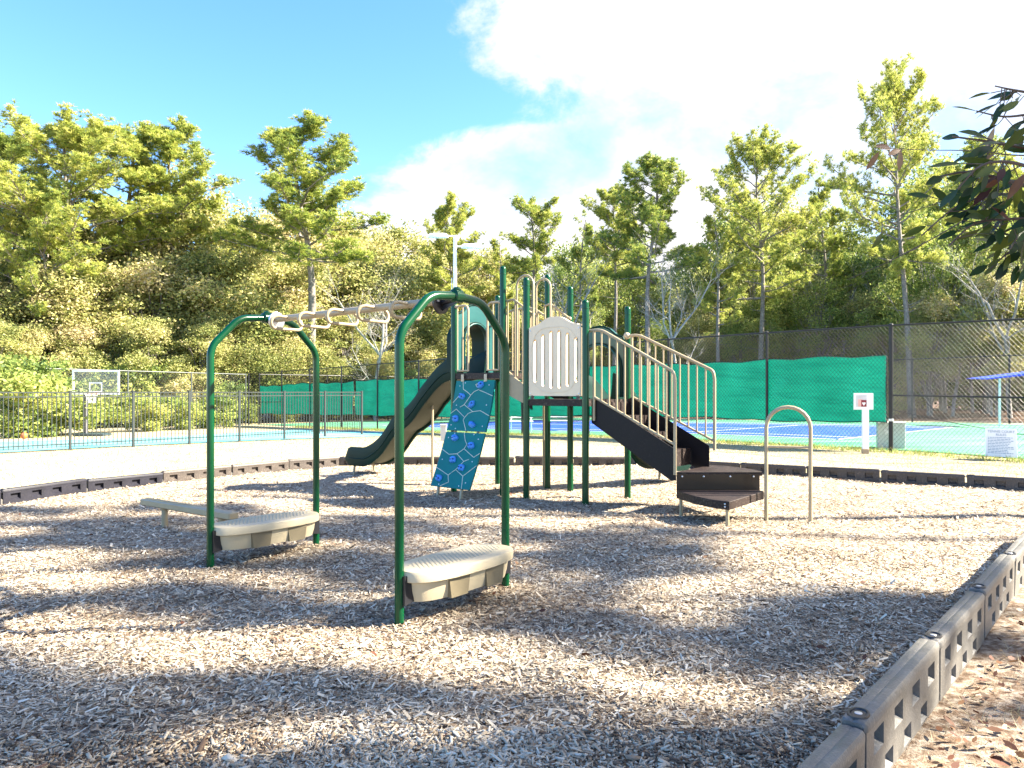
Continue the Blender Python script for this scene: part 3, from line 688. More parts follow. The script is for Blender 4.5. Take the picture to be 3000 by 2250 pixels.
def rail_unit(name, top, bot, nb, rt=.021, rb=.016, smooth=.06, parent=None, base_drop=None, endballs=True, first=True, last=True):
    """top, bot: polylines (bot straight); nb balusters evenly spaced along the bottom rail"""
    P0, P1_ = Vector(bot[0]), Vector(bot[-1])
    m = MB(); tp = smooth_path(top, smooth, 6); m.tube(tp, rt, 12); o = obj(name, m, TAN, parent or PS)
    b = MB(); b.tube([P0, P1_], rb, 10); obj('bottom_rail', b, TAN, o)
    tot = (P1_-P0); hd = Vector((tot.x, tot.y, 0)); L_ = hd.length; hd.normalize()
    tops = [((q-P0).dot(hd), q.z) for q in tp]
    for k in range(nb):
        s = L_*(k+.5)/nb if not (first and last) else L_*k/(nb-1)
        z0 = P0.z+tot.z*s/L_; z1 = None
        for i in range(len(tops)-1):
            a, c = tops[i], tops[i+1]
            if min(a[0], c[0])-1e-6 <= s <= max(a[0], c[0])+1e-6 and abs(c[0]-a[0]) > 1e-5:
                zz = a[1]+(c[1]-a[1])*(s-a[0])/(c[0]-a[0]); z1 = zz if z1 is None else max(z1, zz)
        if z1 is None or z1-z0 < .05: continue
        q = MB(); p = P0+hd*s; q.tube([Vector((p.x, p.y, z0)), Vector((p.x, p.y, z1))], .0115, 8); obj('baluster', q, TAN, o)
    return o
def ball(p, parent, m_=TAN, r=.030):
    q = MB(); n = 10; q.loft([[p+Vector((r*math.sin(th)*math.cos(a), r*math.sin(th)*math.sin(a), r*math.cos(th))) for a in (2*math.pi*k/n for k in range(n))] for th in (.25, .8, 1.4, 1.9, 2.5, 2.9)]); obj('end_fitting', q, m_, parent)
# rock wall entrance handrails
for a, s in ((P1, 1), (P2, -1)):
    b0 = a+u*s*.075; b1 = a+u*s*.30
    top = [a+u*s*.04+Z*2.78, b1+Z*2.79, b1+Z*(ZB+.03)]
    o = rail_unit('entry_handrail', top, [b0+Z*(ZB+.04), b1+Z*(ZB+.04)], 3, .017, .013, .10); ball(a+u*s*.05+Z*2.78, o)
# barriers on the two sides of the step and on the rear of the upper deck
for a, b, s in ((P2, P3, v*.085), (P4, P5, -v*.085)):
    top = [a+s+Z*2.79, a+s+(b-a)*.28+Z*2.82, b+s+(b-a)*.12+Z*2.58]
    o = rail_unit('step_barrier', top, [a+s+u*.02+Z*(ZB+.02), b+s+Z*(ZA+.10)], 4, .017, .014, .1); ball(b+s+(b-a)*.12+Z*2.58, o)
m1 = P8+(P4-P8)*.5
o = rail_unit('rear_barrier', [P8+Z*2.62, P8+(P4-P8)*.28+Z*2.80, P8+(P4-P8)*.72+Z*2.80, P4+Z*2.62], [P8+(P4-P8)*.05+Z*(ZB+.05), P4-(P4-P8)*.05+Z*(ZB+.05)], 8, .017, .014, .15)
# tall hand loops rising over the step
for p, w, zt, s in ((P2+u*.16+v*.12, .30, 3.14, u), (P4-v*.20-u*.06, .27, 3.18, u)):
    pts = [p+Z*(ZB-.05)]
    n = 10
    for k in range(n+1):
        an = math.pi-math.pi*k/n; pts.append(p+s*(w/2+math.cos(an)*w/2)+Z*(zt-w*.5+math.sin(an)*w*.5))
    pts.append(p+s*w+Z*(ZA+.05)); m = MB(); m.tube(pts, .016, 12); obj('hand_loop', m, TAN, PS)

# cream slotted panel between P3 and P6
def slot_panel():
    d = (P6-P3).normalized(); n = -v.normalized(); Wd = (P6-P3).length-.125; a = P3+d*.062+n*.02
    def q(x, z, o=0): return a+d*x+Z*z+n*o
    zb, zs = 1.44, 2.385
    def topz(x):
        k = x/Wd; return zs+.115*math.exp(-(abs(k-.5)/.27)**3)+(.012 if .06 < k < .94 else 0)
    sl = [(Wd*(.105+.158*i)-.028+.02, Wd*(.105+.158*i)+.028+.02) for i in range(6)]
    hz = [(1.62, 2.22), (1.565, 2.285), (1.54, 2.325), (1.54, 2.325), (1.565, 2.285), (1.62, 2.22)]
    th = .045; m = MB()
    def cell(x0, x1, f0, f1):      # solid column piece between z-functions
        k = 4; pts = []
        for x, g in ([(x0+(x1-x0)*i/k, f1) for i in range(k+1)]): pts.append(q(x, g(x)))
        low = [q(x0+(x1-x0)*i/k, f0(x0+(x1-x0)*i/k)) for i in range(k, -1, -1)]
        m.plate(pts+low, -n*th)
    xs = [0]+[t for s_ in sl for t in s_]+[Wd]
    for i in range(0, len(xs)-1, 2): cell(xs[i], xs[i+1], lambda x: zb, topz)
    for i, (x0, x1) in enumerate(sl):
        z0, z1 = hz[i]; r = (x1-x0)/2; c = (x0+x1)/2
        cell(x0, x1, lambda x: zb, lambda x: z0-math.sqrt(max(0, r*r-(x-c)**2))+r)
        cell(x0, x1, lambda x: z1+math.sqrt(max(0, r*r-(x-c)**2))-r, topz)
    o = obj('slotted_panel', m, PANELP, PS, False)
    e = MB(); pts = []
    for k in range(48):      # raised oval moulding
        an = 2*math.pi*k/48; cs, sn = math.cos(an), math.sin(an); ex = 3.6 if True else 2
        x = Wd/2+math.copysign(abs(cs)**(2/ex), cs)*(Wd/2-.035); z = 1.93+math.copysign(abs(sn)**(2/2.3), sn)*.44
        pts.append(q(x, z, .001))
    e.tube(pts, .0045, 6, closed=True); obj('raised_moulding', e, PANELP, o)
    for i, (x0, x1) in enumerate(sl):     # proud rims round each slot
        z0, z1 = hz[i]; r = (x1-x0)/2; c = (x0+x1)/2; pts = []
        for k in range(9): an = math.pi*k/8; pts.append(q(c+math.cos(an)*r, z1-r+math.sin(an)*r+.0, .001))
        for k in range(9): an = math.pi+math.pi*k/8; pts.append(q(c+math.cos(an)*r, z0+r+math.sin(an)*r, .001))
        e = MB(); e.tube(pts, .004, 6, closed=True); obj('slot_rim', e, PANELP, o)
    for x in (.03, Wd-.03):
        for z in (zb+.03, zs-.05):
            s_ = MB(); c = q(x, z); s_.tube([c-n*.002, c+n*.006, c+n*.008], [.011, .010, .004], 8); obj('bolt', s_, STEEL, o)
    for x in (.05, Wd-.05):
        s_ = MB(); s_.plate([q(x-.02, zb+.01), q(x+.02, zb+.01), q(x+.02, ZA), q(x-.02, ZA)], -n*.03); obj('panel_bracket', s_, BLACKM, o)
    for x in (-.02, Wd+.02):
        s_ = MB(); s_.tube([q(x-.03, zs-.03, -.02), q(x+.03, zs-.03, -.02)], .010, 8); obj('panel_bracket', s_, BLACKM, o)
slot_panel()

# slides
def slide(start, d, prof, zs0, end, lab, hood_w, hood):
    n = Vector((-d.y, d.x, 0)); S = thing_part('slide', lab)
    S0 = [p[0] for p in prof]
    def bed(s):
        for i in range(len(prof)-1):
            if prof[i][0] <= s <= prof[i+1][0]:
                t = (s-prof[i][0])/(prof[i+1][0]-prof[i][0])
                p0, p1, p2, p3 = prof[max(i-1, 0)][1], prof[i][1], prof[i+1][1], prof[min(i+2, len(prof)-1)][1]
                return .5*((2*p1)+(-p0+p2)*t+(2*p0-5*p1+4*p2-p3)*t*t+(-p0+3*p1-3*p2+p3)*t**3)
        return prof[-1][1]
    N_ = 44; L_ = prof[-1][0]; top = []; bot = []
    cs = [(-.285, .17), (-.275, .205), (-.255, .215), (-.235, .20), (-.225, .12), (-.205, .04), (-.15, .0), (0, -.004), (.15, .0), (.205, .04), (.225, .12), (.235, .20), (.255, .215), (.275, .205), (.285, .17)]
    und = [(.218, -.036), (.16, -.044), (.1, -.05), (0, -.052), (-.1, -.05), (-.16, -.044), (-.218, -.036)]
    rings = []; ur = []
    for i in range(N_+1):
        s = L_*i/N_; z = bed(s); k = 1 if s < L_-.12 else max(.25, math.sqrt(max(0, 1-((s-L_+.12)/.12)**2)))
        hh = 1.18 if s > .45 else 1.18+(.45-s)*1.3
        c = start+d*s
        rings.append([c+n*y+Z*(z+h*(hh if h > .05 else 1)*k) for y, h in cs]+[c+n*.283+Z*(z-.02*k), c+n*.262+Z*(z-.085*k), c+n*.232+Z*(z-.08*k), c+n*.222+Z*(z-.03*k)]+[c-n*.222+Z*(z-.03*k), c-n*.232+Z*(z-.08*k), c-n*.262+Z*(z-.085*k), c-n*.283+Z*(z-.02*k)])
        ur.append([c+n*y+Z*(z+h*k+(0)) for y, h in und]+[c+Z*(z-.025)])
    m = MB(); m.loft(rings)
    obj('chute', m, SLIDEM, S)
    m2 = MB(); m2.loft(ur); obj('chute_underside', m2, SLIDEU, S)
    for sg in (-1, 1):
        m3 = MB(); m3.tube([start+d*(L_*i/30)+n*sg*.286+Z*(bed(L_*i/30)+.05) for i in range(1, 30)], .010, 6); obj('edge_seam', m3, SLIDEM, S)
    # end stand: bent tan tube
    e = start+d*(L_-.18); zz = bed(L_-.18)-.03
    m4 = MB(); m4.tube(smooth_path([e-n*.235+Z*-.1, e-n*.215+Z*zz, e+n*.215+Z*zz, e+n*.235+Z*-.1], .12, 7), .021, 10); obj('end_stand', m4, TAN, S)
    if end is not None:
        e = start+d*end; m5 = MB(); m5.tube([e-n*.0+Z*-.1, e+Z*(bed(end)-.03)], .021, 10); obj('mid_stand', m5, TAN, S)
    return S, bed
def thing_part(name, label):
    o = bpy.data.objects.new(name, None); C.objects.link(o); o.parent = PS; o.location = (0, 0, 0); W[o.name] = wloc(PS).copy()
    if label: o['label'] = label
    return o
SA, _ = slide((P1+P8)/2-u*.02, -u, [(0, 1.775), (.3, 1.76), (.55, 1.66), (.95, 1.34), (1.21, 1.08), (1.45, .93), (1.63, .83), (1.99, .49), (2.37, .29), (2.6, .265), (2.95, .265)], 0, .98, 'dark green wave slide going down to the left', 0, 0)
SB, _ = slide((P5+P7)/2+v*.02, v, [(0, 1.395), (.3, 1.38), (.55, 1.24), (.95, .86), (1.3, .55), (1.6, .36), (1.9, .29), (2.35, .285)], 0, None, 'dark green slide behind the stairs', 0, 0)

def hood(pa, pb, zd, ztop, out, r=.27, band=.30, dep=.36):      # moulded arch panel over a slide mouth, out = direction the slide leaves
    S = thing_part('slide_hood', None); d = (pb-pa).normalized(); W_ = (pb-pa).length; c = (pa+pb)/2+out*.02
    n = 26; O = []; I = []; I2 = []
    zo = ztop; zi = ztop-band
    hw = W_/2-.06
    Op = [(-hw, zd+.03), (-hw, zd+.40), (-hw, ztop-.24), (-hw*.93, ztop-.17), (-hw*.66, ztop-.13), (-hw*.42, ztop-.045), (-hw*.2, ztop-.008), (0, ztop), (hw*.2, ztop-.008), (hw*.42, ztop-.045), (hw*.66, ztop-.13), (hw*.93, ztop-.17), (hw, ztop-.24), (hw, zd+.40), (hw, zd+.03)]
    Ip = [(-r, zd+.03), (-r, zd+.40), (-r, zi-r), (-r*.966, zi-r*.74), (-r*.80, zi-r*.40), (-r*.58, zi-r*.185), (-r*.3, zi-r*.046), (0, zi), (r*.3, zi-r*.046), (r*.58, zi-r*.185), (r*.80, zi-r*.40), (r*.966, zi-r*.74), (r, zi-r), (r, zd+.40), (r, zd+.03)]
    f = lambda P, o: [c+d*x+Z*z+out*o for x, z in P]
    m = MB(); m.strip(f(Op, 0), f(Ip, .0), out*.06); obj('arch_panel', m, HOODM, S)
    Rp = [(x*1.10, zd+.03 if z < zd+.1 else z+.03) for x, z in Ip]
    m = MB(); m.strip(f(Rp, -.02), f(Ip, -.02), out*dep); obj('tunnel_lip', m, SLIDEM, S)
    m = MB(); m.tube(f(Ip, -.025), .012, 8); obj('rim', m, HOODM, S)
    m = MB(); m.tube(f([(x*.99, z-.004 if z > zd+.1 else z) for x, z in Op], -.004), .014, 8); obj('rim', m, SLIDEM, S)
hood(P1, P8, ZB, 2.86, -u); hood(P5, P7, ZA, 2.45, v, .36, .27, .12)

# climbing wall
def rock_wall():
    S = thing_part('climbing_wall', 'teal climbing wall with ten blue holds')
    tl = P1+u*.085; tr = P1+u*.86
    prof = [(0, 1.66), (.035, 1.50), (.08, 1.30), (.14, 1.10), (.205, .93)]; prof2 = [(.215, .905), (.29, .70), (.37, .50), (.45, .32), (.535, .14)]
    def surf(a, s, pr):
        k = s*(len(pr)-1); i = min(len(pr)-2, int(k)); f = k-i; w = pr[i][0]+(pr[i+1][0]-pr[i][0])*f; z = pr[i][1]+(pr[i+1][1]-pr[i][1])*f
        return tl.lerp(tr, a)-v*(w+.03)+Z*z
    def nrm(s, pr):
        a = surf(0, max(0, s-.1), pr); b = surf(0, min(1, s+.1), pr); return (b-a).cross(u).normalized()*(1)
    quads = {0: [(1130, 235), (1565, 235), (1440, 800), (1040, 790)], 1: [(1020, 805), (1445, 825), (1290, 1405), (870, 1365)]}
    def uv(k, x, y):
        A, B, Cc, D = [np.array(q, float) for q in quads[k]]; a = b = .5
        for _ in range(12):
            p = A*(1-a)*(1-b)+B*a*(1-b)+Cc*a*b+D*(1-a)*b; da = (B-A)*(1-b)+(Cc-D)*b; db = (D-A)*(1-a)+(Cc-B)*a
            s = np.linalg.solve(np.array([da, db]).T, np.array([x, y])-p); a += s[0]; b += s[1]
        return min(1.0, max(0.0, a)), min(1.0, max(0.0, b))
    lines = {0: [[(1210, 240), (1208, 345), (1290, 412)], [(1290, 412), (1215, 510), (1170, 535)], [(1290, 412), (1330, 375), (1380, 350), (1400, 365), (1530, 420)], [(1090, 490), (1180, 395)], [(1215, 510), (1310, 580), (1390, 570), (1490, 620)],
                 [(1310, 580), (1260, 600), (1225, 640), (1130, 555), (1062, 600)], [(1225, 640), (1210, 665), (1245, 795)], [(1455, 245), (1350, 285), (1365, 320)]],
             1: [[(1225, 815), (1235, 890), (1255, 930), (1225, 975), (1150, 1025), (1060, 1030), (975, 975)], [(1225, 975), (1330, 1060), (1400, 1020)], [(1150, 1025), (1225, 1100), (1280, 1080)], [(1225, 1100), (1140, 1190), (1060, 1250), (920, 1165)],
                 [(1060, 1250), (1070, 1325), (975, 1370)], [(1140, 1190), (1220, 1260), (1360, 1145)], [(1220, 1260), (1210, 1395)]]}
    holds = {0: [(1410, 295), (1195, 425), (1300, 510), (1130, 655), (1310, 722)], 1: [(1125, 868), (1305, 945), (1110, 1085), (1205, 1170), (965, 1285)]}
    bolts = {0: [(1235, 262), (1172, 302), (1498, 292), (1128, 515), (1455, 512), (1085, 728), (1412, 737), (1134, 770)], 1: [(1050, 862), (1378, 880), (1120, 822), (1332, 835), (988, 1080), (1316, 1102), (1252, 1330), (965, 1350), (1182, 1365)]}
    for k, pr in ((0, prof), (1, prof2)):
        front = [[surf(a/8, s/12, pr) for a in range(9)] for s in range(13)]
        m = MB(); V = []; 
        for r_ in front: V += r_
        nn = nrm(.5, pr); nn = nn if nn.dot(-v) > 0 else -nn
        V += [q-nn*.03 for q in V[:]]; n0 = 13*9; fs = []
        for j in range(12):
            for i in range(8):
                a = j*9+i; fs += [(a, a+1, a+10, a+9), (n0+a, n0+a+9, n0+a+10, n0+a+1)]
        for i in range(8): fs += [(i, n0+i, n0+i+1, i+1), (12*9+i, 12*9+i+1, n0+12*9+i+1, n0+12*9+i)]
        for j in range(12): fs += [(j*9, j*9+9, n0+j*9+9, n0+j*9), (j*9+8, n0+j*9+8, n0+j*9+17, j*9+17)]
        m.add(V, fs); panel = obj('climbing_panel', m, TEAL, S)
        g = MB()
        for ln in lines[k]:
            uvs = [uv(k, *p) for p in ln]; pts = []
            for i in range(len(uvs)-1):
                for t in range(5): pts.append((uvs[i][0]+(uvs[i+1][0]-uvs[i][0])*t/5, uvs[i][1]+(uvs[i+1][1]-uvs[i][1])*t/5))
            pts.append(uvs[-1]); g.tube([surf(a, s, pr)+nn*.0005 for a, s in pts], .0048, 6)
        tag(obj('crack_lines', g, GROOVE, panel), kind='stuff')
        for x, y in bolts[k]:
            a, s = uv(k, x, y); c = surf(a, s, pr); b = MB(); b.tube([c-nn*.002, c+nn*.004, c+nn*.006], [.010, .009, .003], 8); obj('bolt', b, STEEL, panel)
        for hi, (x, y) in enumerate(holds[k]):
            a, s = uv(k, x, y); c = surf(a, s, pr); h = MB(); rr = random.Random(hi+10*k); up = (surf(0, 0, pr)-surf(0, 1, pr)).normalized(); rot = rr.uniform(-.7, .7)
            ax = u*math.cos(rot)+up*math.sin(rot); ay = -u*math.sin(rot)+up*math.cos(rot); rings = []; ph = rr.uniform(0, 6)
            for rad, dep in ((1.05, 0), (1.08, .012), (1.0, .026), (.82, .040), (.5, .048), (.15, .050)):
                rings.append([c+ax*math.cos(q)*rad*.060*(1+.16*math.sin(3*q+ph)+.07*math.sin(5*q))+ay*math.sin(q)*rad*.045*(1+.14*math.cos(2*q+ph))+nn*dep*(1+.2*math.sin(2*q+ph)) for q in (2*math.pi*j/16 for j in range(16))])
            h.loft(rings); ho = obj('climbing_hold', h, HOLD, S)
            for sg in (-1, 1):
                b = MB(); cc = c+ax*.026*sg+ay*.004*sg+nn*.046; b.tube([cc-nn*.01, cc+nn*.003, cc+nn*.0035], [.012, .012, .006], 8); obj('bolt_recess', b, HOLE, ho)
    for a in (.17, .77):
        f = MB(); p0 = surf(a, .75, prof2)+v*.05; p1 = p0.copy(); p1.z = -.1; q = surf(a, 1, prof2)+v*.03
        f.tube([surf(a, .3, prof)+v*.05, surf(a, 1, prof)+v*.05, q+v*.01, Vector((q.x-.02, q.y-.02, -.1))], .021, 10); obj('wall_leg', f, TAN, S)
        t = MB(); c = tl.lerp(tr, a)-v*.035; t.rbox(c+Z*1.70, (.055, .012, .11), math.atan2(u.y, u.x), .005); obj('hanger_bracket', t, TANP, S)
rock_wall()

# stairs
def stairs():
    S = thing_part('stairs', 'dark brown stairs curving down to the right')
    A0 = P6+v*.08+u*.05; B0 = P7-v*.08+u*.05
    run = .30; N_ = 3
    # stringers
    for base, s in ((A0, -1), (B0, 1)):
        e = base+u*1.22; m = MB()
        m.plate([base+Z*(ZA+.00), base+u*.06+Z*(ZA+.03), e+Z*.80, e+Z*.43, e-u*.06+Z*.42, base+Z*(ZA-.30)], v*.012*s); obj('stringer', m, DARK, S, False)
    for k in range(1, 4):
        z = ZA-.21*k; a = A0+u*(.02+.31*(k-1)); b = B0+u*(.02+.31*(k-1)); w = .33
        t = MB(); t.loft([[q+Z*(z-.03) for q in (a+v*.014, a+u*w+v*.014, b+u*w-v*.014, b-v*.014)], [q+Z*z for q in (a+v*.014, a+u*w+v*.014, b+u*w-v*.014, b-v*.014)]]); obj('tread', t, BROWN, S, False)
        r = MB(); r.plate([a+v*.014+u*w+Z*(z-.031), b-v*.014+u*w+Z*(z-.031), b-v*.014+u*w+Z*(z-.215), a+v*.014+u*w+Z*(z-.215)], -u*.006); obj('riser', r, BROWN, S, False)
        r = MB(); r.plate([a+v*.014+Z*(z+.004), b-v*.014+Z*(z+.004), b-v*.014+Z*(z+.178), a+v*.014+Z*(z+.178)], u*.006); obj('riser', r, BROWN, S, False)
    # turning treads
    t1 = [Vector((1.985, 8.93, 0)), Vector((3.03, 8.95, 0)), Vector((3.0, 9.25, 0)), Vector((2.82, 9.62, 0)), Vector((2.62, 9.76, 0))]
    t2 = [Vector((1.97, 8.86, 0)), Vector((2.06, 8.42, 0)), Vector((2.19, 8.10, 0)), Vector((2.335, 7.95, 0)), Vector((2.99, 8.78, 0)), Vector((2.98, 8.90, 0))]
    for T_, z, lip in ((t1, .53, .05), (t2, .315, .09)):
        c = sum(T_, Vector())/len(T_); t = MB(); t.loft([[c+(q-c)*.995+Z*(z-lip) for q in T_], [q+Z*(z-lip) for q in T_], [q+Z*(z-.006) for q in T_], [c+(q-c)*.99+Z*z for q in T_]]); o = obj('turning_tread', t, BROWN, S, False)
        h = MB(); x0, x1 = min(q.x for q in T_), max(q.x for q in T_); y0, y1 = min(q.y for q in T_), max(q.y for q in T_)
        def pin(x, y, T=T_):
            cc = False; j = len(T)-1
            for i in range(len(T)):
                if (T[i].y > y) != (T[j].y > y) and x < (T[j].x-T[i].x)*(y-T[i].y)/(T[j].y-T[i].y)+T[i].x: cc = not cc
                j = i
            return cc
        for i in range(40):
            for j in range(40):
                x, y = x0+i*.062+(.031 if j % 2 else 0), y0+j*.05
                if all(pin(x+dx, y+dy) for dx, dy in ((.03, 0), (-.03, 0), (0, .03), (0, -.03))):
                    if (i*7+j*3) % 29 == 0: h.box((x, y, z+.0012), (.10, .012, .001), -.5)
                    else: h.lathe((x, y, z), [(.0075, .0006), (.007, .0012)], 6)
        tag(obj('drain_holes', h, BLACKM, o), kind='stuff')
    r = MB(); r.plate([Vector((1.985, 8.915, .50)), Vector((2.99, 8.93, .50)), Vector((2.99, 8.93, .30)), Vector((1.985, 8.915, .30))], Vector((0, .008, 0))); rp = obj('riser', r, mat('brown_riser_plate', (.022, .008, .002), .3, .2, 3), S, False)
    for x in (2.05, 2.31, 2.63, 2.91):
        b = MB(); c = Vector((x, 8.913, .475)); b.tube([c+Vector((0, .01, 0)), c-Vector((0, .006, 0)), c-Vector((0, .009, 0))], [.012, .011, .004], 8); obj('bolt', b, STEEL, rp)
    for z in (.285, .255):
        b = MB(); c = Vector((2.30, 7.985, z)); b.tube([c+Vector((.01, .01, 0)), c-Vector((.004, .007, 0)), c-Vector((.006, .010, 0))], [.011, .010, .004], 8); obj('bolt', b, STEEL, S)
    for x, y, z in ((2.02, 8.84, .25), (2.335, 8.02, .25)):
        l = MB(); l.tube([Vector((x, y, -.1)), Vector((x, y, z))], .021, 10); obj('stair_leg', l, TAN, S)
    # end loop
    a, b = Vector((2.955, 8.60, 0)), Vector((3.41, 8.45, 0)); w = (b-a).length; d = (b-a)/w; pts = [a+Z*-.1]
    for k in range(13):
        an = math.pi-math.pi*k/12; pts.append(a+d*(w/2+math.cos(an)*w/2)+Z*(1.32-w/2+math.sin(an)*w/2))
    pts.append(b+Z*-.1); l = MB(); l.tube(pts, .0225, 12); lo = obj('end_loop', l, TAN, S)
    c = MB(); c.tube([a+Z*.86, b+Z*.86], .013, 8); obj('cross_bar', c, TAN, lo)
    # handrails
    for base, off, tag_ in ((A0-v*.03, 0, 'n'), (B0+v*.03, .06, 'f')):
        s0 = base+u*.02; e = base+u*(1.22+off)
        zt0, zt1 = (2.295, 1.74) if tag_ == 'n' else (2.28, 1.77)
        top = [s0-u*.05+Z*(zt0), s0+u*.14+Z*(zt0+.005), e-u*.02+Z*zt1, e+Z*(zt1-.10), e+Z*(.50 if tag_ == 'n' else .74)]
        o = rail_unit('handrail', smooth_path(top, .09, 5), [s0+u*.03+Z*1.43, e+Z*.86], 11, .020, .016, .01, parent=S)
        w = MB(); w.tube([s0+u*.03+Z*(zt0), s0+u*.03+Z*1.12], .018, 10); obj('newel', w, TAN, o)
        if tag_ == 'f': ball(s0-u*.05+Z*zt0, o, TANP, .05)
stairs()

# ---------------------------------------------------------------- balance beam
def balance_beam():
    a, b = Vector((-4.18, 8.42, .285)), Vector((-2.79, 7.42, .285)); d = (b-a).normalized(); n = Vector((-d.y, d.x, 0)); L_ = (b-a).length
    T = thing('balance_beam', ((a+b)/2).to_tuple()[:2]+(0,), 'low tan balance beam on short posts left of the ring ladder', 'balance beam')
    m = MB(); m.rbox((a+b)/2+Z*-.035, (L_, .115, .075), math.atan2(d.y, d.x), .012); obj('beam', m, TAN, T)
    for s in (.42, L_-.20):
        p = a+d*s; q = MB(); q.tube([Vector((p.x, p.y, -.1)), Vector((p.x, p.y, .215))], .033, 12); lg = obj('leg', q, TAN, T)
        c = MB(); c.lathe((p.x, p.y, 0), [(.036, .19), (.040, .20), (.040, .2125), (.036, .2135)], 12); obj('collar', c, TAN, lg)
balance_beam()

# ---------------------------------------------------------------- picket fence
def picket_fence():
    T = thing('picket_fence', PF0, 'low grey metal picket fence in front of the teal basketball court', 'fence')
    d = (PF1-PF0); L_ = d.length; d.normalize(); a = math.atan2(d.y, d.x); H = 1.5; npn = 8; pl = L_/npn
    pk = MB(); pk.rbox((0, 0, H/2+.035), (.018, .018, H-.07-.02), 0, .003); mk = bpy.data.meshes.new('picket'); mk.from_pydata(pk.v, [], pk.f); mk.materials.append(ALU)
    ps = MB(); ps.rbox((0, 0, H/2), (.058, .058, H+.02), 0, .004); ps.loft([[Vector((x*k, y*k, z)) for x, y in ((-.036, -.036), (.036, -.036), (.036, .036), (-.036, .036))] for k, z in ((1, H+.01), (1, H+.022), (.3, H+.034))])
    mp = bpy.data.meshes.new('fence_post'); mp.from_pydata(ps.v, [], ps.f); mp.materials.append(ALU)
    for i in range(npn+1):
        p = PF0+d*pl*i; inst('fence_post', mp, T, (p.x, p.y, -.01), a)
        if i == npn: break
        for z in (H-.025, H-.135, .16):
            m = MB(); m.rbox(PF0+d*pl*(i+.5)+Z*z, (pl-.058, .026, .03), a, .003); obj('fence_rail', m, ALU, T, False)
        for k in range(14):
            p = PF0+d*(pl*i+pl*(k+1)/15); inst('picket', mk, T, (p.x, p.y, 0), a)
picket_fence()

# ---------------------------------------------------------------- chain-link fences
def chain_mesh(Lp, H, pitch=.085, w=.0024):
    V = []; Fs = []
    def wire(p, q, o):
        d = Vector((q[0]-p[0], 0, q[1]-p[1])).normalized(); n = Vector((-d.z, 0, d.x))*w; b = len(V)
        for c in (p, q):
            V.append((c[0]+n.x, o, c[1]+n.z)); V.append((c[0]-n.x, o+w, c[1]-n.z)); V.append((c[0]-n.x, o-w, c[1]-n.z))
        for k in range(3): Fs.append((b+k, b+(k+1) % 3, b+3+(k+1) % 3, b+3+k))
    sl = 1.15; k = -H/sl
    x = k
    while x < Lp+H/sl:
        for s in (1, -1):
            # line through (x,0) going up with slope s*sl
            if s == 1: z0 = max(0, -x*sl); z1 = min(H, (Lp-x)*sl); p0 = (x+z0/sl, z0); p1 = (x+z1/sl, z1)
            else: z0 = max(0, (x-Lp)*sl); z1 = min(H, x*sl); p0 = (x-z0/sl, z0); p1 = (x-z1/sl, z1)
            if z1-z0 > .02: wire(p0, p1, .002*s)
        x += pitch
    return np_mesh('chain_link_mesh', np.array(V), np.array(Fs))
def chain_fence(T, posts, H, m_, mid=(), rpost=.03, rrail=.021, pitch=.085, w=.0024, corner=()):
    cache = {}
    for i, p in enumerate(posts):
        r = rpost*1.35 if i in corner else rpost
        m = MB(); m.lathe(p, [(r, -.05), (r, H+.01), (r*1.15, H+.012), (r*1.0, H+.035), (.004, H+.05)], 10); obj('fence_post', m, m_, T)
    for i in range(len(posts)-1):
        a, b = posts[i], posts[i+1]; d = b-a; m = MB(); m.tube([a+Z*H, b+Z*H], rrail, 8); obj('top_rail', m, m_, T)
        if i in mid: m = MB(); m.tube([a+Z*1.36, b+Z*1.36], rrail*.9, 8); obj('mid_rail', m, m_, T)
        m = MB(); m.tube([a+Z*.06, b+Z*.06], .004, 6); obj('bottom_wire', m, m_, T)
        L_ = Vector((d.x, d.y, 0)).length; key = round(L_, 1)
        if key not in cache: me = chain_mesh(key, H-.04, pitch, w); me.materials.append(m_); cache[key] = me
        o = inst('chain_link_mesh', cache[key], T, a+Z*.03+Vector((-d.y, d.x, 0)).normalized()*-.03, math.atan2(d.y, d.x)); o.rotation_euler = (0, -math.asin(max(-1, min(1, d.z/d.length))), math.atan2(d.y, d.x)); o['kind'] = 'stuff'
ts = [-9.6, -6.4, -3.2, 0, 3.2, 6.4, 9.6, 12.8, 16, 19.2, 22.4, 25.6, 28.8, 32, 36.3]
Tn = thing('tennis_fence_near', TE(0, 0), 'tall black chain link fence on the near side of the tennis court', 'fence')
chain_fence(Tn, [TE(t, 0) for t in ts], 3.05, CHAINB, mid=(0, 1, 2, 13), rpost=.038, rrail=.024, pitch=.095, w=.0028, corner=(3, 14))
Tf = thing('tennis_fence_far', TE(0, 19.7), 'tall black chain link fence on the woodland side of the tennis court', 'fence')
chain_fence(Tf, [TE(t, 19.7) for t in range(-10, 40, 4)], 3.05, CHAINB, rpost=.045, rrail=.028, pitch=.16, w=.0022)
Te = thing('tennis_fence_end', TE(36.3, 10), 'black chain link fence closing the far left end of the tennis court', 'fence')
chain_fence(Te, [TE(36.6, e) for e in (.8, 5.4, 10.1, 14.8, 19.5)], 3.05, CHAINB, rpost=.045, rrail=.028, pitch=.17, w=.0025)
Tb = thing('basketball_court_fence', (-20, 37, -.5), 'tall grey chain link fence behind the basketball hoop', 'fence')
cps = [Vector((-15.98, 44.4, 0))+Vector((-5.62, -9.6, 0))*(k/3) for k in range(0, 6)]; cps = [Vector((p.x, p.y, G(p.x, p.y)-.02)) for p in cps]
chain_fence(Tb, cps[1:] if False else cps, 3.05, CHAING, rpost=.035, rrail=.026, pitch=.16, w=.0035)

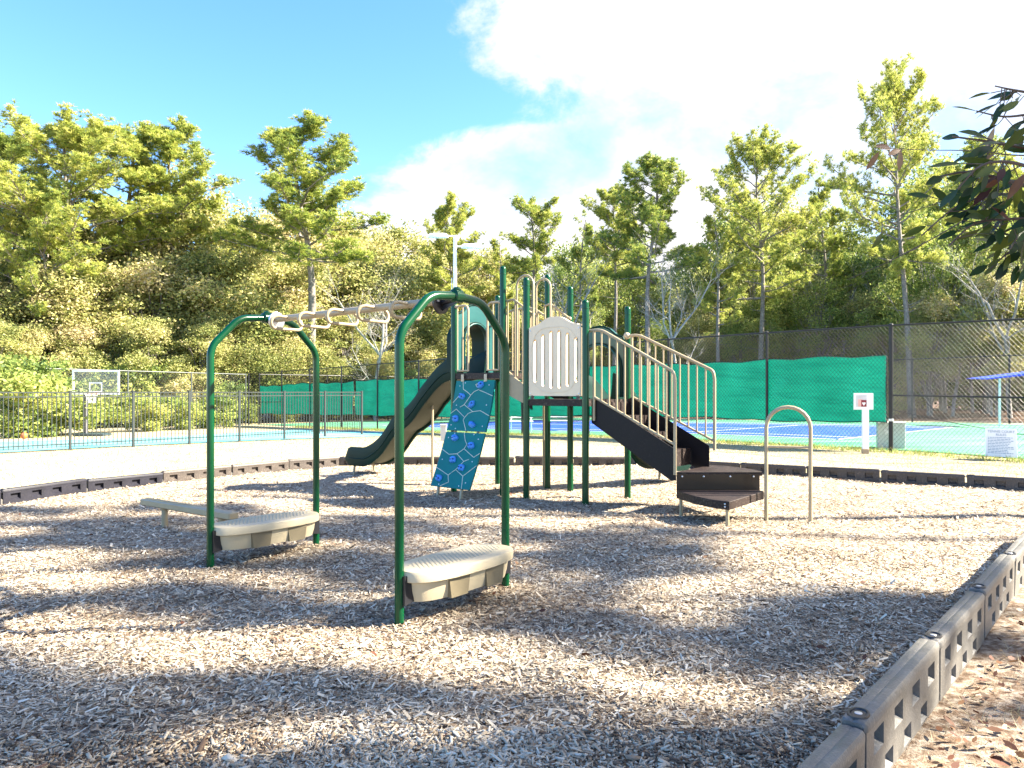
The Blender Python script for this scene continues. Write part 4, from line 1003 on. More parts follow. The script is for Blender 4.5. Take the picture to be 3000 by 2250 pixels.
# green wind screens laced to the inside of the near tennis fence
def windscreen(t0, t1, label, ztop=2.34, zbot=.66, torn=None):
    T = thing('windscreen', TE((t0+t1)/2, .08), label, 'windscreen', 'green windscreens on the tennis fence')
    nu = max(30, int((t1-t0)*6)); nv = 12; rows = []
    rs = random.Random(int(t0*10))
    sags = [t0+(t1-t0)*k/ max(1, round((t1-t0)/1.6)) for k in range(round((t1-t0)/1.6)+1)]
    def sag(t):
        k = min(range(len(sags)), key=lambda i: abs(sags[i]-t)); return min(abs(sags[k]-t)/.8, 1)**1.4
    for j in range(nv+1):
        r = []
        for i in range(nu+1):
            t = t0+(t1-t0)*i/nu; k = j/nv
            zt = ztop-.055*sag(t)+.03*math.sin(t*.9); zb = zbot+.035*sag(t+.5)+.02*math.sin(t*1.3+1)
            z = zb+(zt-zb)*k; e = .07+.03*math.sin(t*2.1+z*3)*math.sin(k*math.pi)+.02*math.sin(t*5+z*2)*k*(1-k)*4
            tt = t
            if torn and i < 3: tt = t+ (k-.2)*0 + .05*math.sin(j*2.2)
            p = TE(tt, e, z); r.append(p)
        rows.append(r)
    m = MB(); V = [p for r in rows for p in r]; w = nu+1
    m.add(V, [(j*w+i, j*w+i+1, (j+1)*w+i+1, (j+1)*w+i) for j in range(nv) for i in range(nu)]); obj('cloth', m, SCREEN, T)
    for r in (rows[0], rows[-1], [q[0] for q in rows], [q[-1] for q in rows]):
        h = MB(); h.tube([p+DE*.004 for p in r], .014, 6); obj('hem', h, CHAINB, T)
windscreen(.12, 12.7, 'sunlit green windscreen cloth on the fence right of the stairs')
windscreen(12.9, 24.4, 'green windscreen cloth on the fence behind the slides')
windscreen(24.6, 34.9, 'green windscreen cloth at the far left end of the tennis fence')

# ---------------------------------------------------------------- small objects by the courts
def hoop():
    g = ground_at(250, 1277); s = g.y/25.0; T = thing('basketball_hoop', g, 'basketball hoop with clear backboard and white frame behind the picket fence', 'basketball hoop')
    D = g.y; c = at(281, 1121, D-.9*s); x0, x1 = at(212, 1085, D-.9).x, at(350, 1085, D-.9).x; zt, zb = at(281, 1084, D-.9).z, at(281, 1156, D-.9).z; y = D-.9
    m = MB(); t = .07
    m.box(((x0+x1)/2, y, zt-t/2), (x1-x0, .04, t)); m.box(((x0+x1)/2, y, zb+t/2), (x1-x0, .04, t)); m.box((x0+t/2, y, (zt+zb)/2), (t, .04, zt-zb-2*t-.002)); m.box((x1-t/2, y, (zt+zb)/2), (t, .04, zt-zb-2*t-.002)); fr = obj('backboard_frame', m, WHITE, T, False)
    gm = bpy.data.materials.new('clear_acrylic'); gm.use_nodes = True; nt = gm.node_tree; b = nt.nodes['Principled BSDF']; b.inputs['Base Color'].default_value = (.85, .92, .95, 1); b.inputs['Roughness'].default_value = .05; b.inputs['Alpha'].default_value = .07
    m = MB(); m.box(((x0+x1)/2, y, (zt+zb)/2), (x1-x0-2*t-.004, .012, zt-zb-2*t-.004)); obj('backboard_pane', m, gm, T, False)
    m = MB(); cx = (x0+x1)/2; tz = zb+.12; hw = .27; hh = .36
    for q, s_ in (((cx, y-.012, tz+hh), (2*hw, .01, .05)), ((cx, y-.012, tz), (2*hw, .01, .05)), ((cx-hw+.025, y-.012, tz+hh/2), (.05, .01, hh-.052)), ((cx+hw-.025, y-.012, tz+hh/2), (.05, .01, hh-.052))): m.box(q, s_)
    obj('target_square', m, WHITE, T, False)
    m = MB(); rz = zb+.04; cc = Vector((cx, y-.32, rz)); m.tube([cc+Vector((math.cos(a)*.23, math.sin(a)*.23, 0)) for a in (2*math.pi*k/20 for k in range(20))], .012, 6, closed=True); m.box((cx, y-.06, rz), (.14, .10, .05)); rim = obj('rim', m, mat('faded_red_steel', (.55, .2, .14), .5), T)
    m = MB()
    for k in range(10):
        a = 2*math.pi*k/10; a2 = a+.6
        m.tube([cc+Vector((math.cos(a)*.22, math.sin(a)*.22, 0)), cc+Vector((math.cos(a2)*.13, math.sin(a2)*.13, -.38))], .006, 4); m.tube([cc+Vector((math.cos(a)*.22, math.sin(a)*.22, 0)), cc+Vector((math.cos(a-.6)*.13, math.sin(a-.6)*.13, -.38))], .006, 4)
    obj('net', m, WHITE, T)
    m = MB(); m.rbox((g.x, g.y, (zb+g.z)/2+.06), (.13, .11, zb-g.z+.1), 0, .01); obj('pole', m, mat('two_tone_pole', (.10, .10, .11), .4, .3), T)
    for zz in (zb+.05, zb+.35): m = MB(); m.tube([Vector((g.x, g.y, zz-.1)), Vector((cx-.1, y+.03, zz))], .022, 8); obj('arm', m, BLACKM, T)
    m = MB(); m.rbox((g.x+.25, g.y+.1, g.z+.05), (1.3, .7, .12), 0, .03); obj('base', m, mat('dark_base_plastic', (.03, .05, .06), .4), T)
hoop()
def ball_():
    g = ground_at(71, 1287); m = MB(); r = .122; n = 18
    m.loft([[g+Vector((r*math.sin(th)*math.cos(a), r*math.sin(th)*math.sin(a), r+r*math.cos(th)+.01)) for a in (2*math.pi*k/n for k in range(n))] for th in [.05+3.04*i/14 for i in range(15)]])
    T = thing('basketball', g, 'orange basketball lying on the teal court', 'basketball'); b = obj('ball_skin', m, ORANGE, T)
    for ax in range(3):
        s = MB(); c = g+Z*(r+.01); pts = []
        for k in range(24):
            q = 2*math.pi*k/24; w = [Vector((math.cos(q), math.sin(q), 0)), Vector((math.cos(q), 0, math.sin(q))), Vector((0, math.cos(q), math.sin(q)))][ax]; pts.append(c+w*r)
        s.tube(pts, .003, 4, closed=True); obj('seam', s, BLACKM, b)
ball_()
def sign_post():
    g = ground_at(2535, 1328, -.0); D = g.y; T = thing('notice_post', g, 'white wooden post with small white notice board beside the tennis fence', 'sign')
    m = MB(); m.rbox((g.x, g.y, (g.z+1.09)/2-.05), (.145, .06, 1.09-g.z+.1), 0, .006); obj('post', m, WHITE, T, False)
    m = MB(); m.rbox((g.x, g.y+.0, g.z+.05), (.16, .08, .12), 0, .01); obj('base_wrap', m, mat('soiled_wood', (.35, .27, .18), .8), T)
    a, b = at(2501, 1152, D-.05), at(2558, 1200, D-.05); m = MB(); m.rbox(((a.x+b.x)/2, D-.05, (a.z+b.z)/2), (b.x-a.x, .02, a.z-b.z), 0, .004); bd = obj('notice_board', m, WHITE, T, False)
    y = D-.0625
    def q(px0, py0, px1, py1, m_, nm, dy=0):
        A, B = at(px0, py0, y), at(px1, py1, y); w = MB(); w.box(((A.x+B.x)/2, y-dy, (A.z+B.z)/2), (B.x-A.x, .002, A.z-B.z)); obj(nm, w, m_, bd, False)
    q(2508, 1158, 2539, 1192, mat('grey_white_print', (.62, .60, .6), .5), 'photo_print'); q(2514, 1170, 2527, 1191, PINK, 'pink_print', .002); q(2523, 1172, 2538.5, 1191.5, RED, 'red_print', .004)
    w = MB(); c = at(2531, 1183, y-.007); s = .0032*D/18
    P = [(0, -9), (8, 1), (8, 5), (5, 8), (2, 7), (0, 4), (-2, 7), (-5, 8), (-8, 5), (-8, 1)]; w.plate([c+Vector((x*s*1.6, 0, z*s*1.6)) for x, z in P], Vector((0, .002, 0))); obj('heart_print', w, WHITE, bd, False)
sign_post()
def rules_sign():
    c = TE(-2.3, -.07); fz = c.z; d = -DT; n = -DE; T = thing('rules_sign', c, 'white tennis court rules sign fixed low on the black fence', 'sign')
    Wd, H = .60, .615; c = c+Z*.06
    def q(x, z, o=0): return c+d*x+Z*z+n*o
    m = MB(); m.plate([q(-Wd/2, 0), q(Wd/2, 0.0), q(Wd/2-.015, H), q(-Wd/2, H)], n*.006); bd = obj('sign_panel', m, WHITE, T, False)
    rot = (math.pi/2, 0, math.atan2(d.y, d.x))
    for txt, z, s in (('TENNIS COURT', H-.085, .072), ('RULES', H-.155, .072)):
        cu = bpy.data.curves.new('lettering', 'FONT'); cu.body = txt; cu.size = s; cu.align_x = 'CENTER'; cu.extrude = .0008; cu.materials.append(INK)
        o_ = bpy.data.objects.new('lettering_curve', cu); C.objects.link(o_); me = bpy.data.meshes.new_from_object(o_.evaluated_get(bpy.context.evaluated_depsgraph_get())); bpy.data.objects.remove(o_); o = bpy.data.objects.new('lettering', me); C.objects.link(o); o.parent = bd; o.location = q(0, z, .0085)-W[bd.name]; o.rotation_euler = rot
    rr = random.Random(4)
    w = MB()
    for k in range(11):
        z = H-.20-k*.034; x = -Wd/2+.05; end = Wd/2-.04-rr.random()*.16
        while x < end:
            l = rr.uniform(.02, .07); w.plate([q(x, z, .0065), q(min(x+l, end), z, .0065), q(min(x+l, end), z+.013, .0065), q(x, z+.013, .0065)], n*.001); x += l+.012
    tag(obj('small_print', w, INK, bd, False), kind='stuff')
rules_sign()
def cabinet():
    g = TE(-.18, .62, 0); a = math.atan2(-DE.y, -DE.x)
    g = at(2617, 1310, 18.75); g.z = G(g.x, g.y); T = thing('utility_cabinet', g, 'grey metal utility cabinet standing just inside the tennis fence', 'cabinet')
    rz = math.radians(-21); R = Matrix.Rotation(rz, 3, 'Z')
    m = MB(); m.rbox(g+Vector((.02, .18, .34)), (.62, .50, .60), rz, .008); obj('cabinet_body', m, UTIL, T, False)
    m = MB(); m.rbox(g+Vector((.02, .18, .655)), (.66, .54, .025), rz, .006); obj('cabinet_lid', m, UTIL, T, False)
    m = MB(); m.rbox(g+Vector((.02, .18, .02)), (.60, .48, .05), rz, .006); obj('cabinet_base', m, UTIL, T, False)
    m = MB(); c = g+R @ Vector((-.12, -.258, 0))+Vector((.02, .18, .42)); m.rbox(c, (.10, .02, .12), rz, .004); obj('latch', m, STEEL, T)
    h = thing('gate_latch', TE(0, -.05, .74), 'small metal latch clamp on the corner fence post by the cabinet', 'latch'); m = MB(); p = TE(0, 0, .76); m.lathe(p, [(.052, -.03), (.058, -.025), (.058, .03), (.052, .035)], 12); obj('clamp', m, STEEL, h); m = MB(); m.rbox(p+DE*-.08+Z*.0, (.10, .025, .05), .8, .004); obj('lever', m, STEEL, h)
cabinet()
def cable():
    pts = [TE(-.02-k*.36, -.055, 1.02-.175*k*.36*1.0-.03*math.sin(k*.5)) for k in range(14)]
    m = MB(); m.tube(smooth_path(pts, .1, 3), .008, 6); o = obj('loose_cable', m, CHAINB); tag(o, 'thin black cable hanging diagonally across the fence above the rules sign', 'cable')
cable()
def canopy():
    D = 30.5; T = thing('blue_canopy', at(2990, 1235, D), 'bright blue cloth canopy on white posts at the far right of the court', 'canopy')
    m = MB(); a, b = at(2893, 1112, D), at(3060, 1095, D-1.2)
    m.loft([[a+Z*.0, b+Z*.0, b+Vector((.5, 1.9, .10)), a+Vector((.3, 1.9, .06))], [a+Z*.05, b+Z*.12, b+Vector((.5, 1.9, .14)), a+Vector((.3, 1.9, .08))]]); obj('cloth_roof', m, BLUEC, T, False)
    for px in (2952, 3050):
        p = at(px, 1110, D); g = G(p.x, p.y); q = MB(); q.rbox((p.x, p.y+.5, (g+p.z)/2), (.07, .07, p.z-g+.06), 0, .005); obj('canopy_post', q, WHITE, T)
canopy()
def court_bench(px0, px1, D, label):
    a, b = at(px0, 1240, D), at(px1, 1240, D); g = G(a.x, D); T = thing('court_bench', ((a.x+b.x)/2, D, g), label, 'bench', 'white benches on the tennis court')
    for z, w in ((.43, .28), ):
        m = MB(); m.rbox(((a.x+b.x)/2, D, g+z), (b.x-a.x, w, .04), 0, .006); obj('seat', m, WHITE, T, False)
    for z in (.62, .78):
        m = MB(); m.rbox(((a.x+b.x)/2, D+.17, g+z), (b.x-a.x, .03, .10), 0, .005); obj('back_slat', m, WHITE, T, False)
    for x in (a.x+.08, b.x-.08):
        m = MB(); m.rbox((x, D-.1, g+.21), (.05, .05, .42), 0, .004); obj('leg', m, WHITE, T, False)
        m = MB(); m.rbox((x, D+.14, g+.42), (.05, .04, .84), 0, .004); obj('leg', m, WHITE, T, False)
court_bench(1492, 1562, 30.5, 'white slatted bench on the tennis court seen just left of the slotted panel posts')
court_bench(1600, 1672, 30.5, 'white slatted bench on the tennis court seen between the lower deck posts')
def pedestal():
    g = ground_at(1299, 1291); T = thing('grey_pedestal', g, 'short grey pedestal box on the lawn seen left of the climbing wall', 'pedestal')
    h = 50*g.y/F; m = MB(); m.loft([[g+Vector((x*k, y*k, z)) for x, y in ((-.09, -.07), (.09, -.07), (.09, .07), (-.09, .07))] for z, k in ((0, .9), (h*.8, 1), (h*.82, 1))]); obj('body', m, UTIL, T, False)
    m = MB(); m.rbox(g+Z*(h*.9), (.21, .17, h*.14), 0, .012); obj('cap', m, UTIL, T)
pedestal()
def light_pole():
    p = at(1333, 1200, 33); g = G(p.x, p.y); zt = at(1333, 690, 33).z; T = thing('light_pole', (p.x, p.y, g), 'tall pale square court light pole with lamp heads behind the play structure', 'light pole')
    m = MB(); m.rbox((p.x, p.y, (g+zt)/2), (.15, .15, zt-g), 0, .01); obj('pole', m, WHITE, T, False)
    m = MB(); m.tube([Vector((p.x-.14, p.y-.05, g)), Vector((p.x-.14, p.y-.05, zt-1.9))], .022, 8); obj('conduit', m, STEEL, T)
    za = at(1333, 722, 33).z
    for s, w in ((1, .95), (-1, .9)):
        z = za if s == 1 else zt-.02
        m = MB(); m.rbox((p.x+s*.24, p.y, z), (.30, .06, .06), 0, .01); am = obj('arm', m, WHITE, T)
        m = MB(); x = p.x+s*.75; m.loft([[Vector((x+a*w*.5, p.y+b*.19, z+zz)) for a, b in ((-1, -.6), (-.6, -1), (.7, -1), (1, -.5), (1, .5), (.7, 1), (-.6, 1), (-1, .6))] for zz in (-.07, .02)]+[[Vector((x+a*w*.4, p.y+b*.14, z+.10)) for a, b in ((-1, -.6), (-.6, -1), (.7, -1), (1, -.5), (1, .5), (.7, 1), (-.6, 1), (-1, .6))]]); obj('lamp_head', m, WHITE, am)
light_pole()

# ---------------------------------------------------------------- trees
def np_tubes(paths, n=6):
    V = []; Fs = []; b = 0
    for P, R in paths:
        P = np.array(P, float); m = len(P); t = np.gradient(P, axis=0); t /= np.linalg.norm(t, axis=1)[:, None]+1e-9
        up = np.array([0, 0, 1.]) if abs(t[0, 2]) < .8 else np.array([1., 0, 0]); uu = np.cross(t, up); uu /= np.linalg.norm(uu, axis=1)[:, None]+1e-9; w = np.cross(t, uu)
        k = n if R[0] > .05 else 4 if R[0] > .015 else 3; an = np.arange(k)*2*math.pi/k
        V.append((P[:, None, :]+(uu[:, None, :]*np.cos(an)[None, :, None]+w[:, None, :]*np.sin(an)[None, :, None])*np.array(R)[:, None, None]).reshape(-1, 3))
        i = np.arange(m-1)[:, None]*k; j = np.arange(k)[None, :]; j2 = (j+1) % k
        Fs.append(np.stack([i+j, i+j2, i+k+j2, i+k+j], -1).reshape(-1, 4)+b); b += m*k
    return np.concatenate(V), np.concatenate(Fs)
def limb(r, start, d, L_, n=6, up=.3, wig=.12):
    P = [np.array(start, float)]; d = np.array(d, float); d /= np.linalg.norm(d)
    for i in range(n):
        d = d+np.array([r.gauss(0, wig), r.gauss(0, wig), up/n*1.5+r.gauss(0, wig*.6)]); d /= np.linalg.norm(d); P.append(P[-1]+d*L_/n)
    return P
def pine_proto(seed, H=20., cb=.5, rad=3.6, dens=1.0, lean=.02, fork=False, needle=.24, top_round=.8):
    r = random.Random(seed); nr = np.random.default_rng(seed); paths = []; tufts = []
    tp = [np.array([0, 0, -.3])]; dx, dy = r.gauss(0, lean), r.gauss(0, lean)
    for i in range(1, 15):
        tp.append(np.array([dx*i*H/14+.25*math.sin(i*.5+seed)*i/14, dy*i*H/14+.25*math.cos(i*.6+seed)*i/14, H*.98*i/14]))
    R0_ = H*.0125; paths.append((tp, [R0_*(1-.82*i/14)*(1.25 if i == 0 else 1) for i in range(15)]))
    nl = int(30*dens)
    def add_limb(st, d, L_, r0, lvl=0):
        P = limb(r, st, d, L_, 7, .28, .13); paths.append((P, [r0*(1-.8*k/7) for k in range(8)]))
        for k in range(3 if lvl == 0 else 2, 8):
            ns = 3 if lvl == 0 else 2
            for q in range(ns):
                f = r.random(); b = P[k-1]*(1-f)+P[k]*f; dd = P[k]-P[k-1]; dd /= np.linalg.norm(dd); sdv = np.array([r.gauss(0, 1), r.gauss(0, 1), r.gauss(.25, .35)]); sdv /= np.linalg.norm(sdv); tw = dd*.55+sdv*.75
                l2 = L_*r.uniform(.12, .30)*(1.1-k/11)+.25
                if lvl == 0 and L_ > 1.6:
                    P2 = limb(r, b, tw, l2, 4, .4, .18); paths.append((P2, [r0*.32*(1-.7*z/4) for z in range(5)]))
                    for z in range(1, 5):
                        for _ in range(2): tufts.append((P2[z]+np.array([r.gauss(0, .14), r.gauss(0, .14), r.gauss(.04, .10)]), P2[z]-P2[z-1]))
                    tufts.append((P2[-1], P2[-1]-P2[-2]))
                else: tufts.append((b+tw*l2*.6, tw))
        tufts.append((P[-1], P[-1]-P[-2]))
    for i in range(nl):
        f = cb+(1-cb)*(i+.5)/nl; f = min(.99, f+r.gauss(0, .01)); k = f*14; a = int(k); base = tp[a]*(1-(k-a))+tp[min(14, a+1)]*(k-a)
        g = (f-cb)/(1-cb); L_ = rad*math.sqrt(max(.06, 1-((g-.42)/.60)**2))*r.uniform(.55, 1.12)*(1.25 if g < .18 and r.random() < .5 else 1)
        if r.random() < .12: L_ *= .5
        an = i*2.4+r.gauss(0, .4); el = -.05+g*1.0+r.gauss(0, .16); add_limb(base, (math.cos(an)*math.cos(el), math.sin(an)*math.cos(el), math.sin(el)), L_, R0_*.34*(1-.5*g)*min(1, L_/rad+.2))
    for i in range(int(6*dens)):      # dead stubs below the crown
        f = cb*r.uniform(.55, .98); k = f*14; a = int(k); base = tp[a]*(1-(k-a))+tp[a+1]*(k-a); an = r.uniform(0, 6.28); P = limb(r, base, (math.cos(an), math.sin(an), r.uniform(-.1, .3)), r.uniform(.5, 1.8), 4, .1, .2); paths.append((P, [R0_*.15*(1-.8*z/4) for z in range(5)]))
    C0 = np.array([t[0] for t in tufts]); D0 = np.array([t[1] for t in tufts]); D0 /= np.linalg.norm(D0, axis=1)[:, None]+1e-9
    rep = 18; nT = len(C0); C1 = np.repeat(C0, rep, 0); D1 = np.repeat(D0, rep, 0); rd = nr.normal(size=(nT*rep, 3)); rd /= np.linalg.norm(rd, axis=1)[:, None]; dr = D1*.55+rd*.8+np.array([0, 0, .12]); dr /= np.linalg.norm(dr, axis=1)[:, None]
    L_ = needle*nr.uniform(.6, 1.1, nT*rep)[:, None]; sd_ = np.cross(dr, nr.normal(size=(nT*rep, 3))); sd_ /= np.linalg.norm(sd_, axis=1)[:, None]+1e-9; w = .016
    V = np.stack([C1-sd_*w, C1+sd_*w, C1+dr*L_+sd_*w*.5, C1+dr*L_-sd_*w*.5], 1).reshape(-1, 3)
    tt = np.clip(np.repeat(nr.normal(.5, .2, nT), rep)+nr.normal(0, .1, nT*rep), 0, 1)
    bv, bf = np_tubes(paths, 9)
    return np_mesh('trunk', bv, bf, None, BARK, True), np_mesh('crown', V, np.arange(nT*rep*4).reshape(-1, 4), tt, PINEM), H
def leaves_np(nr, C0, size, elong=1.6, droop=0):
    n = len(C0); a = nr.normal(size=(n, 3)); a /= np.linalg.norm(a, axis=1)[:, None]; b = np.cross(a, nr.normal(size=(n, 3))); b /= np.linalg.norm(b, axis=1)[:, None]+1e-9; s = (size*nr.uniform(.45, 1.5, n))[:, None]
    return np.stack([C0-a*s*.5*elong, C0+b*s*.5, C0+a*s*.5*elong, C0-b*s*.5], 1).reshape(-1, 3)
def oak_proto(seed, H=13., cb=.25, rad=4.0, lobes=34, per=880, leaf=.118, m_=None, trunk_r=.012, bark=None, sparse=1.0):
    r = random.Random(seed); nr = np.random.default_rng(seed+99); paths = []; Cs = []; Ts = []
    tp = [np.array([.3*math.sin(i*.7+seed)*i/8, .3*math.cos(i*.9+seed)*i/8, -.3+H*.72*i/8]) for i in range(9)]; R = H*trunk_r; paths.append((tp, [R*(1-.75*i/8) for i in range(9)]))
    for k in range(lobes):
        g = (k+.5)/lobes; z = H*(cb+(1-cb)*g); an = k*2.4+r.gauss(0, .5); ro = rad*math.sin(math.pi*min(.97, .22+.74*g))**.7*r.uniform(.35, 1.0)
        c = np.array([math.cos(an)*ro, math.sin(an)*ro, z*r.uniform(.93, 1.0)]); st = tp[min(8, max(1, int(g*7+.5)))]
        P = [st+(c-st)*t+np.array([0, 0, .35*math.sin(math.pi*t)])+np.array([r.gauss(0, .10), r.gauss(0, .10), 0])*(0 if t in (0, 1) else 1) for t in (0, .25, .5, .75, 1)]; paths.append((P, [R*.38*(1-.75*t) for t in (0, .25, .5, .75, 1)]))
        lr = rad*.30*r.uniform(.5, 1.35)
        for q in range(5):
            e = c+np.array([r.gauss(0, 1), r.gauss(0, 1), r.gauss(.2, .8)])*lr*.6; paths.append(([P[3], (P[3]+e)/2+np.array([0, 0, .1]), e], [R*.10, R*.06, R*.02]))
        n = int(per*sparse*(lr/(rad*.3))**2); d = nr.normal(size=(n, 3)); d /= np.linalg.norm(d, axis=1)[:, None]; rr = nr.uniform(.15, 1.15, n)**.7*(1+.25*(nr.random(n) < .12))
        bump = 1+.28*np.sin(d[:, 0]*5+k)*np.sin(d[:, 1]*4+k*2)+.15*np.sin(d[:, 2]*7+k); pts = c+d*(rr*bump*lr)[:, None]*np.array([1.15, 1.15, .78]); Cs.append(pts)
        Ts.append(np.clip(nr.normal(r.gauss(.5, .13), .2, n), 0, 1))
    C0 = np.concatenate(Cs); V = leaves_np(nr, C0, leaf); bv, bf = np_tubes(paths, 8)
    return np_mesh('trunk', bv, bf, None, bark or BARK, True), np_mesh('crown', V, np.arange(len(C0)*4).reshape(-1, 4), np.concatenate(Ts), m_ or OAKM), H
def bare_proto(seed, H=14.):
    r = random.Random(seed); paths = []; twig = []
    def rec(st, d, L_, R, lvl):
        P = limb(r, st, d, L_, 6, .25, .10 if lvl == 0 else .16); paths.append((P, [R*(1-.55*k/6) for k in range(7)]))
        if lvl >= 4 or R < .006: return
        for k in range(2 if lvl else 3, 7):
            for _ in range(1 if lvl < 1 else 2):
                if r.random() < .25: continue
                dd = P[k]-P[k-1]; dd /= np.linalg.norm(dd); s = np.array([r.gauss(0, 1), r.gauss(0, 1), r.gauss(.1, .5)]); s /= np.linalg.norm(s); rec(P[k], dd*.65+s*.7, L_*r.uniform(.32, .55), R*(1-.55*k/6)*.5, lvl+1)
    rec((0, 0, -.3), (.03, 0, 1), H*.62, H*.0125, 0)
    P0 = paths[0][0]
    rec(P0[3], (.55, .1, .85), H*.45, H*.0075, 1); rec(P0[4], (-.4, .2, .9), H*.42, H*.007, 1); rec(P0[2], (-.5, -.1, .8), H*.3, H*.004, 1)
    bv, bf = np_tubes(paths, 8); return np_mesh('trunk', bv, bf, None, BARKP, True), None, H
PINES = [pine_proto(1, cb=.52, rad=3.2), pine_proto(2, cb=.55, rad=4.0, dens=1.25), pine_proto(3, cb=.62, rad=3.4), pine_proto(5, cb=.46, rad=5.2, dens=1.5, lean=.04), pine_proto(6, cb=.40, rad=3.0, dens=.8, lean=.05), pine_proto(7, cb=.66, rad=4.2, dens=1.1, lean=.03)]
OAKS = [oak_proto(21), oak_proto(22, cb=.18, rad=4.6, lobes=40), oak_proto(23, cb=.30, rad=3.6, lobes=30)]
WOODS = [oak_proto(31, H=14, cb=.34, rad=3.9, lobes=32, per=520, m_=OAKG), oak_proto(32, H=14, cb=.42, rad=3.6, lobes=28, per=480, m_=OAKG, trunk_r=.009, bark=BARKP)]
SHRUBS = [oak_proto(41, H=4.5, cb=.08, rad=2.4, lobes=16, per=560, leaf=.11, trunk_r=.01), oak_proto(42, H=4.0, cb=.05, rad=2.6, lobes=16, per=560, leaf=.12, m_=OAKG, trunk_r=.01)]
BARES = [bare_proto(51), bare_proto(54)]
def tree(name, proto, x, y, H, label, group, wide=1.0, rz=None, cmat=None, cat='tree'):
    g = G(x, y) if y < 62 else G(x, 62); T = thing(name, (x, y, g), label, cat, group); s = H/proto[2]
    T.scale = (s*wide, s*wide, s); T.rotation_euler.z = random.uniform(0, 6.28) if rz is None else rz
    o = bpy.data.objects.new('trunk', proto[0]); C.objects.link(o); o.parent = T
    if proto[1]:
        o = bpy.data.objects.new('crown', proto[1]); C.objects.link(o); o.parent = T
        if cmat: o.material_slots[0].link = 'OBJECT'; o.material_slots[0].material = cmat
    return T
def tree_px(name, proto, px, ytop, D, label, group, **k):
    x = (px-1500)*D/F; H = (EYE+(HZ-ytop)*D/F-G(x, min(D, 62)))*(.93 if name == 'pine_tree' else 1.0); return tree(name, proto, x, D, H, label, group, **k)
G1 = 'tall pines standing above the wood'
for px, yt, D, pi, w, lab in (
    (270, 365, 50, 3, 1.5, 'broad forked pine with bright crown at the upper left'),
    (60, 385, 54, 3, 1.45, 'wide bright pine at the left edge of the photo'),
    (500, 345, 55, 1, 1.3, 'tall pine with open crown to the right of the broad forked pine'),
    (170, 545, 46, 3, 1.0, 'shorter pine below the broad forked pine at the left'),
    (395, 385, 53, 5, 1.4, 'pine filling the gap between the broad forked pine and the next tall pine'),
    (925, 345, 52, 1, 1.6, 'solitary flat-topped pine rising above the olive trees against blue sky'),
    (1345, 560, 60, 1, 1.0, 'dense pine just behind the court light pole'),
    (1470, 640, 66, 4, .9, 'small pine between the light pole and the next taller pine'),
    (1562, 525, 60, 2, 1.0, 'pine above the hand loops of the play structure'),
    (1690, 600, 58, 4, .9, 'thin scraggly pine above the slotted panel'),
    (1890, 425, 50, 1, 1.15, 'tall yellow-green pine left of the pale bare tree'),
    (1800, 545, 55, 5, 1.0, 'pine just left of the tall yellow-green pine'),
    (2230, 405, 52, 3, 1.0, 'broad-topped pine in the middle of the right-hand wood'),
    (2110, 560, 50, 4, 1.0, 'short pine right of the pale bare tree'),
    (2420, 490, 56, 0, 1.0, 'sparse pine left of the tallest pine on the right'),
    (2672, 185, 44, 3, .82, 'tallest pine on the right with grey trunk behind the tennis court'),
    (2890, 400, 52, 5, 1.0, 'pine behind the dark leafy branch at the right edge')):
    tree_px('pine_tree', PINES[pi], px, yt, D, lab, G1, wide=w)
# pale bare trees
tree_px('bare_tree', BARES[0], 1985, 640, 47, 'pale bare forked tree in the right-hand wood', 'pale leafless trees', rz=3.6, wide=.75)
tree_px('bare_tree', BARES[1], 2960, 640, 41, 'pale leaning bare tree at the right edge behind the fence', 'pale leafless trees', rz=2.2)
tree_px('bare_tree', BARES[1], 1640, 700, 52, 'thin pale bare tree behind the slotted panel', 'pale leafless trees', rz=4)
tree_px('bare_tree', BARES[0], 1100, 730, 49, 'pale bare tree among the olive trees right of the solitary pine', 'pale leafless trees', rz=1)
# left and centre mass of olive broadleaf trees
def skyline(px):
    P = [(-200, 640), (0, 620), (300, 620), (560, 600), (650, 575), (760, 575), (930, 610), (1130, 615), (1240, 660), (1330, 690), (1450, 690), (1560, 680), (1750, 650), (1900, 640), (2050, 650), (2200, 560), (2320, 500), (2450, 560), (2600, 500), (2800, 430), (3000, 430), (3300, 450)]
    for i in range(len(P)-1):
        if P[i][0] <= px <= P[i+1][0]: return P[i][1]+(P[i+1][1]-P[i][1])*(px-P[i][0])/(P[i+1][0]-P[i][0])
    return 640
def dmin(px):      # distance to the far side of the courts along a view ray
    if px < 724: return 38+6*max(0, px)/724
    if px < 1445: return 46+14*(px-724)/721
    return 60-27*(px-1445)/1555
ROWN = ['short front-row', 'middle-row', 'tall back-row']
LML = ['just outside the left edge of the photo', 'at the left edge of the photo', 'left of the basketball hoop', 'behind the basketball hoop', 'right of the basketball backboard', 'below the open-crowned second pine', 'left of the far ring ladder arch', 'behind the top of the far arch', 'left of the solitary pine trunk', 'at the foot of the solitary pine', 'right of the solitary pine trunk', 'behind the top of the near arch', 'just left of the light pole', 'just right of the light pole']
LMR = ['behind the tall hand loops', 'behind the slotted panel', 'right of the slotted panel posts', 'above the top of the stair handrails', 'left of the pale forked bare tree', 'behind the pale forked bare tree', 'above the lower end of the handrails', 'above the tan end loop', 'left of the white notice post', 'behind the white notice post', 'left of the tallest pine trunk', 'behind the tallest pine trunk', 'under the dark leafy branch', 'at the right edge of the photo', 'beyond the right edge of the photo']
rr = random.Random(5)
OL = 'olive and tan broadleaf tree in the dense mass left of the light pole'; OR_ = 'green broadleaf tree in the wood behind the tennis court on the right'
px = -130
